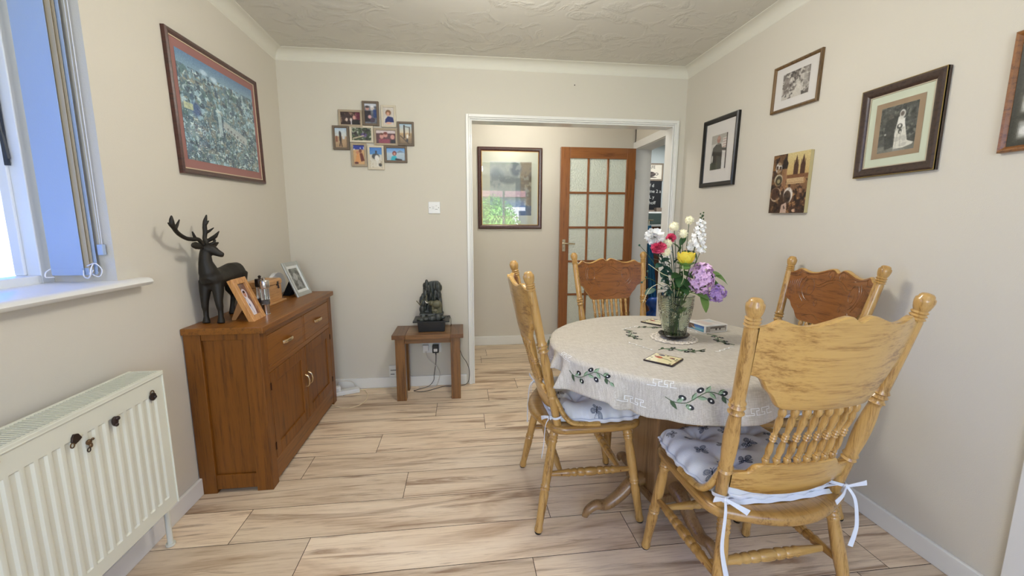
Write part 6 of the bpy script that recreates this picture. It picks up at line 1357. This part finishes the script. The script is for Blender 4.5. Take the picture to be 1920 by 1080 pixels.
foliage('pointed dark leaf twig right of the peach bloom', (.960, 1.60, 1.10), [(1, (-.3, -.2, 1), .045, .024), (.95, (.4, -.4, -.9), .04, .022)], GRN)
foliage('blue green eucalyptus like leaves at the left of the bouquet', (.795, 1.595, 1.11), [(1, (-.6, -.3, .7), .035, .028), (.95, (.6, -.3, .5), .035, .028), (.9, (-.8, -.4, 0), .038, .030), (.85, (.6, -.6, -.2), .036, .030), (.8, (-.6, -.5, -.4), .036, .03), (.75, (.7, -.5, .1), .034, .028), (.7, (-.5, -.6, .2), .034, .028)], DGR)
# wispy stems with tiny buds, curling grasses
def wisp(label, pts, buds, leaf=None):
    o = empty('wispy_twig', pts[0], 0, label, 'twig', 'thin budded twigs in the vase'); P = cubic(pts, 8); child(MB().tube(P, .0011, 5).build('stem', STM), o); M = MB()
    for b_ in buds: bpart(o, MB().ball(b_, .0045, 7, 5), 'bud', DGR)
    if leaf: leafpoly(M, leaf[0], leaf[1], (0, -.6, 1), leaf[2], leaf[3], .2, 5)
    if leaf: bpart(o, M, 'leaf', DGR)
foot = (VX-.01, VY, TZ+.03)
wisp('thin budded twig arching up to the far left over the chair post', [foot, (VX-.02, VY-.005, .96), (.79, 1.58, 1.06), (.735, 1.57, 1.125), (.700, 1.575, 1.163)], [(.700, 1.575, 1.163), (.733, 1.56, 1.06)])
wisp('thin budded twig reaching left at mid height of the bouquet', [foot, (VX-.03, VY-.01, .965), (.80, 1.575, 1.00), (.745, 1.57, 1.03), (.715, 1.57, 1.015)], [(.715, 1.57, 1.015), (.730, 1.565, 1.035)])
wisp('thin twig with one round green leaf low on the left', [foot, (VX-.04, VY-.01, .962), (.80, 1.57, .985), (.765, 1.56, .985)], [(.80, 1.57, .99)], ((.768, 1.56, .988), (-1, 0, -.35), .045, .032))
GRS2 = plain('dried_grass', (206, 200, 160), .6, var=.1)
for lab, pts in (('pale dried grass blade curling down at the left of the vase', [foot, (VX-.03, VY-.02, .965), (.80, 1.55, 1.01), (.745, 1.55, .995), (.715, 1.55, .935)]), ('pale dried grass blade fanning left', [foot, (VX-.02, VY-.02, .965), (.825, 1.54, 1.03), (.78, 1.54, 1.055), (.73, 1.55, 1.09)]), ('pale dried grass blade upright before the yellow flower', [foot, (VX-.005, VY-.02, .965), (.868, 1.53, 1.03), (.862, 1.53, 1.085)])):
    o = tag(MB().tube(cubic(pts, 8), .0012, 5).build('grass_blade', GRS2), lab, 'grass', 'dried grass blades in the vase')
# coasters
CK = plain('coaster_dark_edge', (44, 30, 24), .5)
def coaster(c, rz, seed, label):
    o = empty('coaster', (c[0], c[1], TZ+.0020), rz, label, 'coaster', 'square flower pattern coasters'); w_ = .052
    MB().box((-w_, -w_, 0), (w_, w_, .0045)).build('cork_base', CK, o, False, .0015)
    cv = Canvas(56, 56, (238, 226, 180)); cv.ell(.30, .42, .17, .11, (190, 92, 66), rot=.4); cv.line(.42, .44, .66, .52, .02, (110, 90, 60)); cv.ell(.24, .40, .07, .05, (150, 60, 44)); cv.ell(.30, .14, .13, .07, (78, 60, 110)); cv.ell(.72, .26, .10, .06, (150, 70, 60)); cv.ell(.78, .30, .05, .05, (80, 40, 40)); cv.line(.66, .5, .82, .62, .012, (90, 90, 60))
    for x, y in ((.12, .3), (.12, .6), (.9, .3), (.90, .45), (.88, .9), (.16, .86), (.5, .1)): cv.ell(x, y, .05, .04, (60, 56, 44))
    for a in ((0, 0, 1, .03), (0, .97, 1, 1), (0, 0, .03, 1), (.97, 0, 1, 1)): cv.rect(*a, (96, 66, 46))
    paint_obj('picture', cv, lambda u, v: (-w_+.001+2*(w_-.001)*u, w_-.001-2*(w_-.001)*v, .0048), vcol('coaster_print', .25, .5), o)
coaster((.706, 1.342), R(-49), 1, 'square cream coaster with a red flower at the front of the table')
coaster((.945, 1.895), R(-55), 2, 'square coaster half hidden behind the glass vase')
# small box of postcards
o = empty('postcard_box', (1.115, 1.735, TZ+.0015), R(11), 'low white box printed with seaside photos beside the vase', 'box')
w_, d__, h_ = .062, .055, .034
MB().box((-w_, -d__, 0), (w_, d__, h_)).build('box_body', plain('white_card', (232, 230, 226), .4, var=.01, coat=.2), o, False, .001)
k1 = Canvas(44, 22, (60, 100, 170)); k1.vgrad((50, 84, 150), (96, 150, 196), 0, .55); k1.vgrad((120, 176, 190), (70, 130, 160), .55, 1); k1.poly([(0, 0), (.35, 0), (.42, .6), (.15, .9), (0, 1)], (96, 74, 60)); k1.poly([(.15, .3), (.5, .6), (.4, .9)], (170, 150, 130)); k1.noise(6, 4, 10, 4)
k2 = Canvas(44, 22, (150, 142, 132)); k2.noise(6, 4, 40, 5); k2.rect(.2, .15, .9, .4, (96, 86, 78), .8); k2.rect(.2, .45, .95, 1, (200, 194, 182), .8); k2.ell(.5, .55, .05, .2, (50, 46, 44)); k2.ell(.68, .55, .05, .2, (60, 54, 50))
k3 = Canvas(40, 36, (206, 200, 196)); k3.noise(4, 4, 20, 6); k3.rect(.1, .1, .5, .9, (196, 176, 170), .7); k3.rect(.55, .1, .9, .5, (170, 186, 196), .7)
PM = vcol('postcard_print', .3, .3)
paint_obj('side_picture', k1, lambda u, v: (-w_-.0004, d__-.006-(2*d__-.012)*u, h_-.004-(h_-.008)*v), PM, o)
paint_obj('front_picture', k2, lambda u, v: (-w_+.006+(2*w_-.012)*u, -d__-.0004, h_-.004-(h_-.008)*v), PM, o)
paint_obj('top_picture', k3, lambda u, v: (-w_+.006+(2*w_-.012)*u, d__-.006-(2*d__-.012)*v, h_+.0004), PM, o)

for k in range(3):
    a = k*2.1+.4; foliage('dark leaves pressed inside the glass vase, seen through its %s side' % ['front', 'left', 'right'][k], (VX+.03*math.cos(a), VY-.03+.02*math.sin(a), TZ+.20), [(q, (math.cos(a+q*5), math.sin(a+q*5), .8), .05, .03) for q in (.25, .35, .45, .55, .65, .75)], [GRN, DGR, GRL][k], .002)
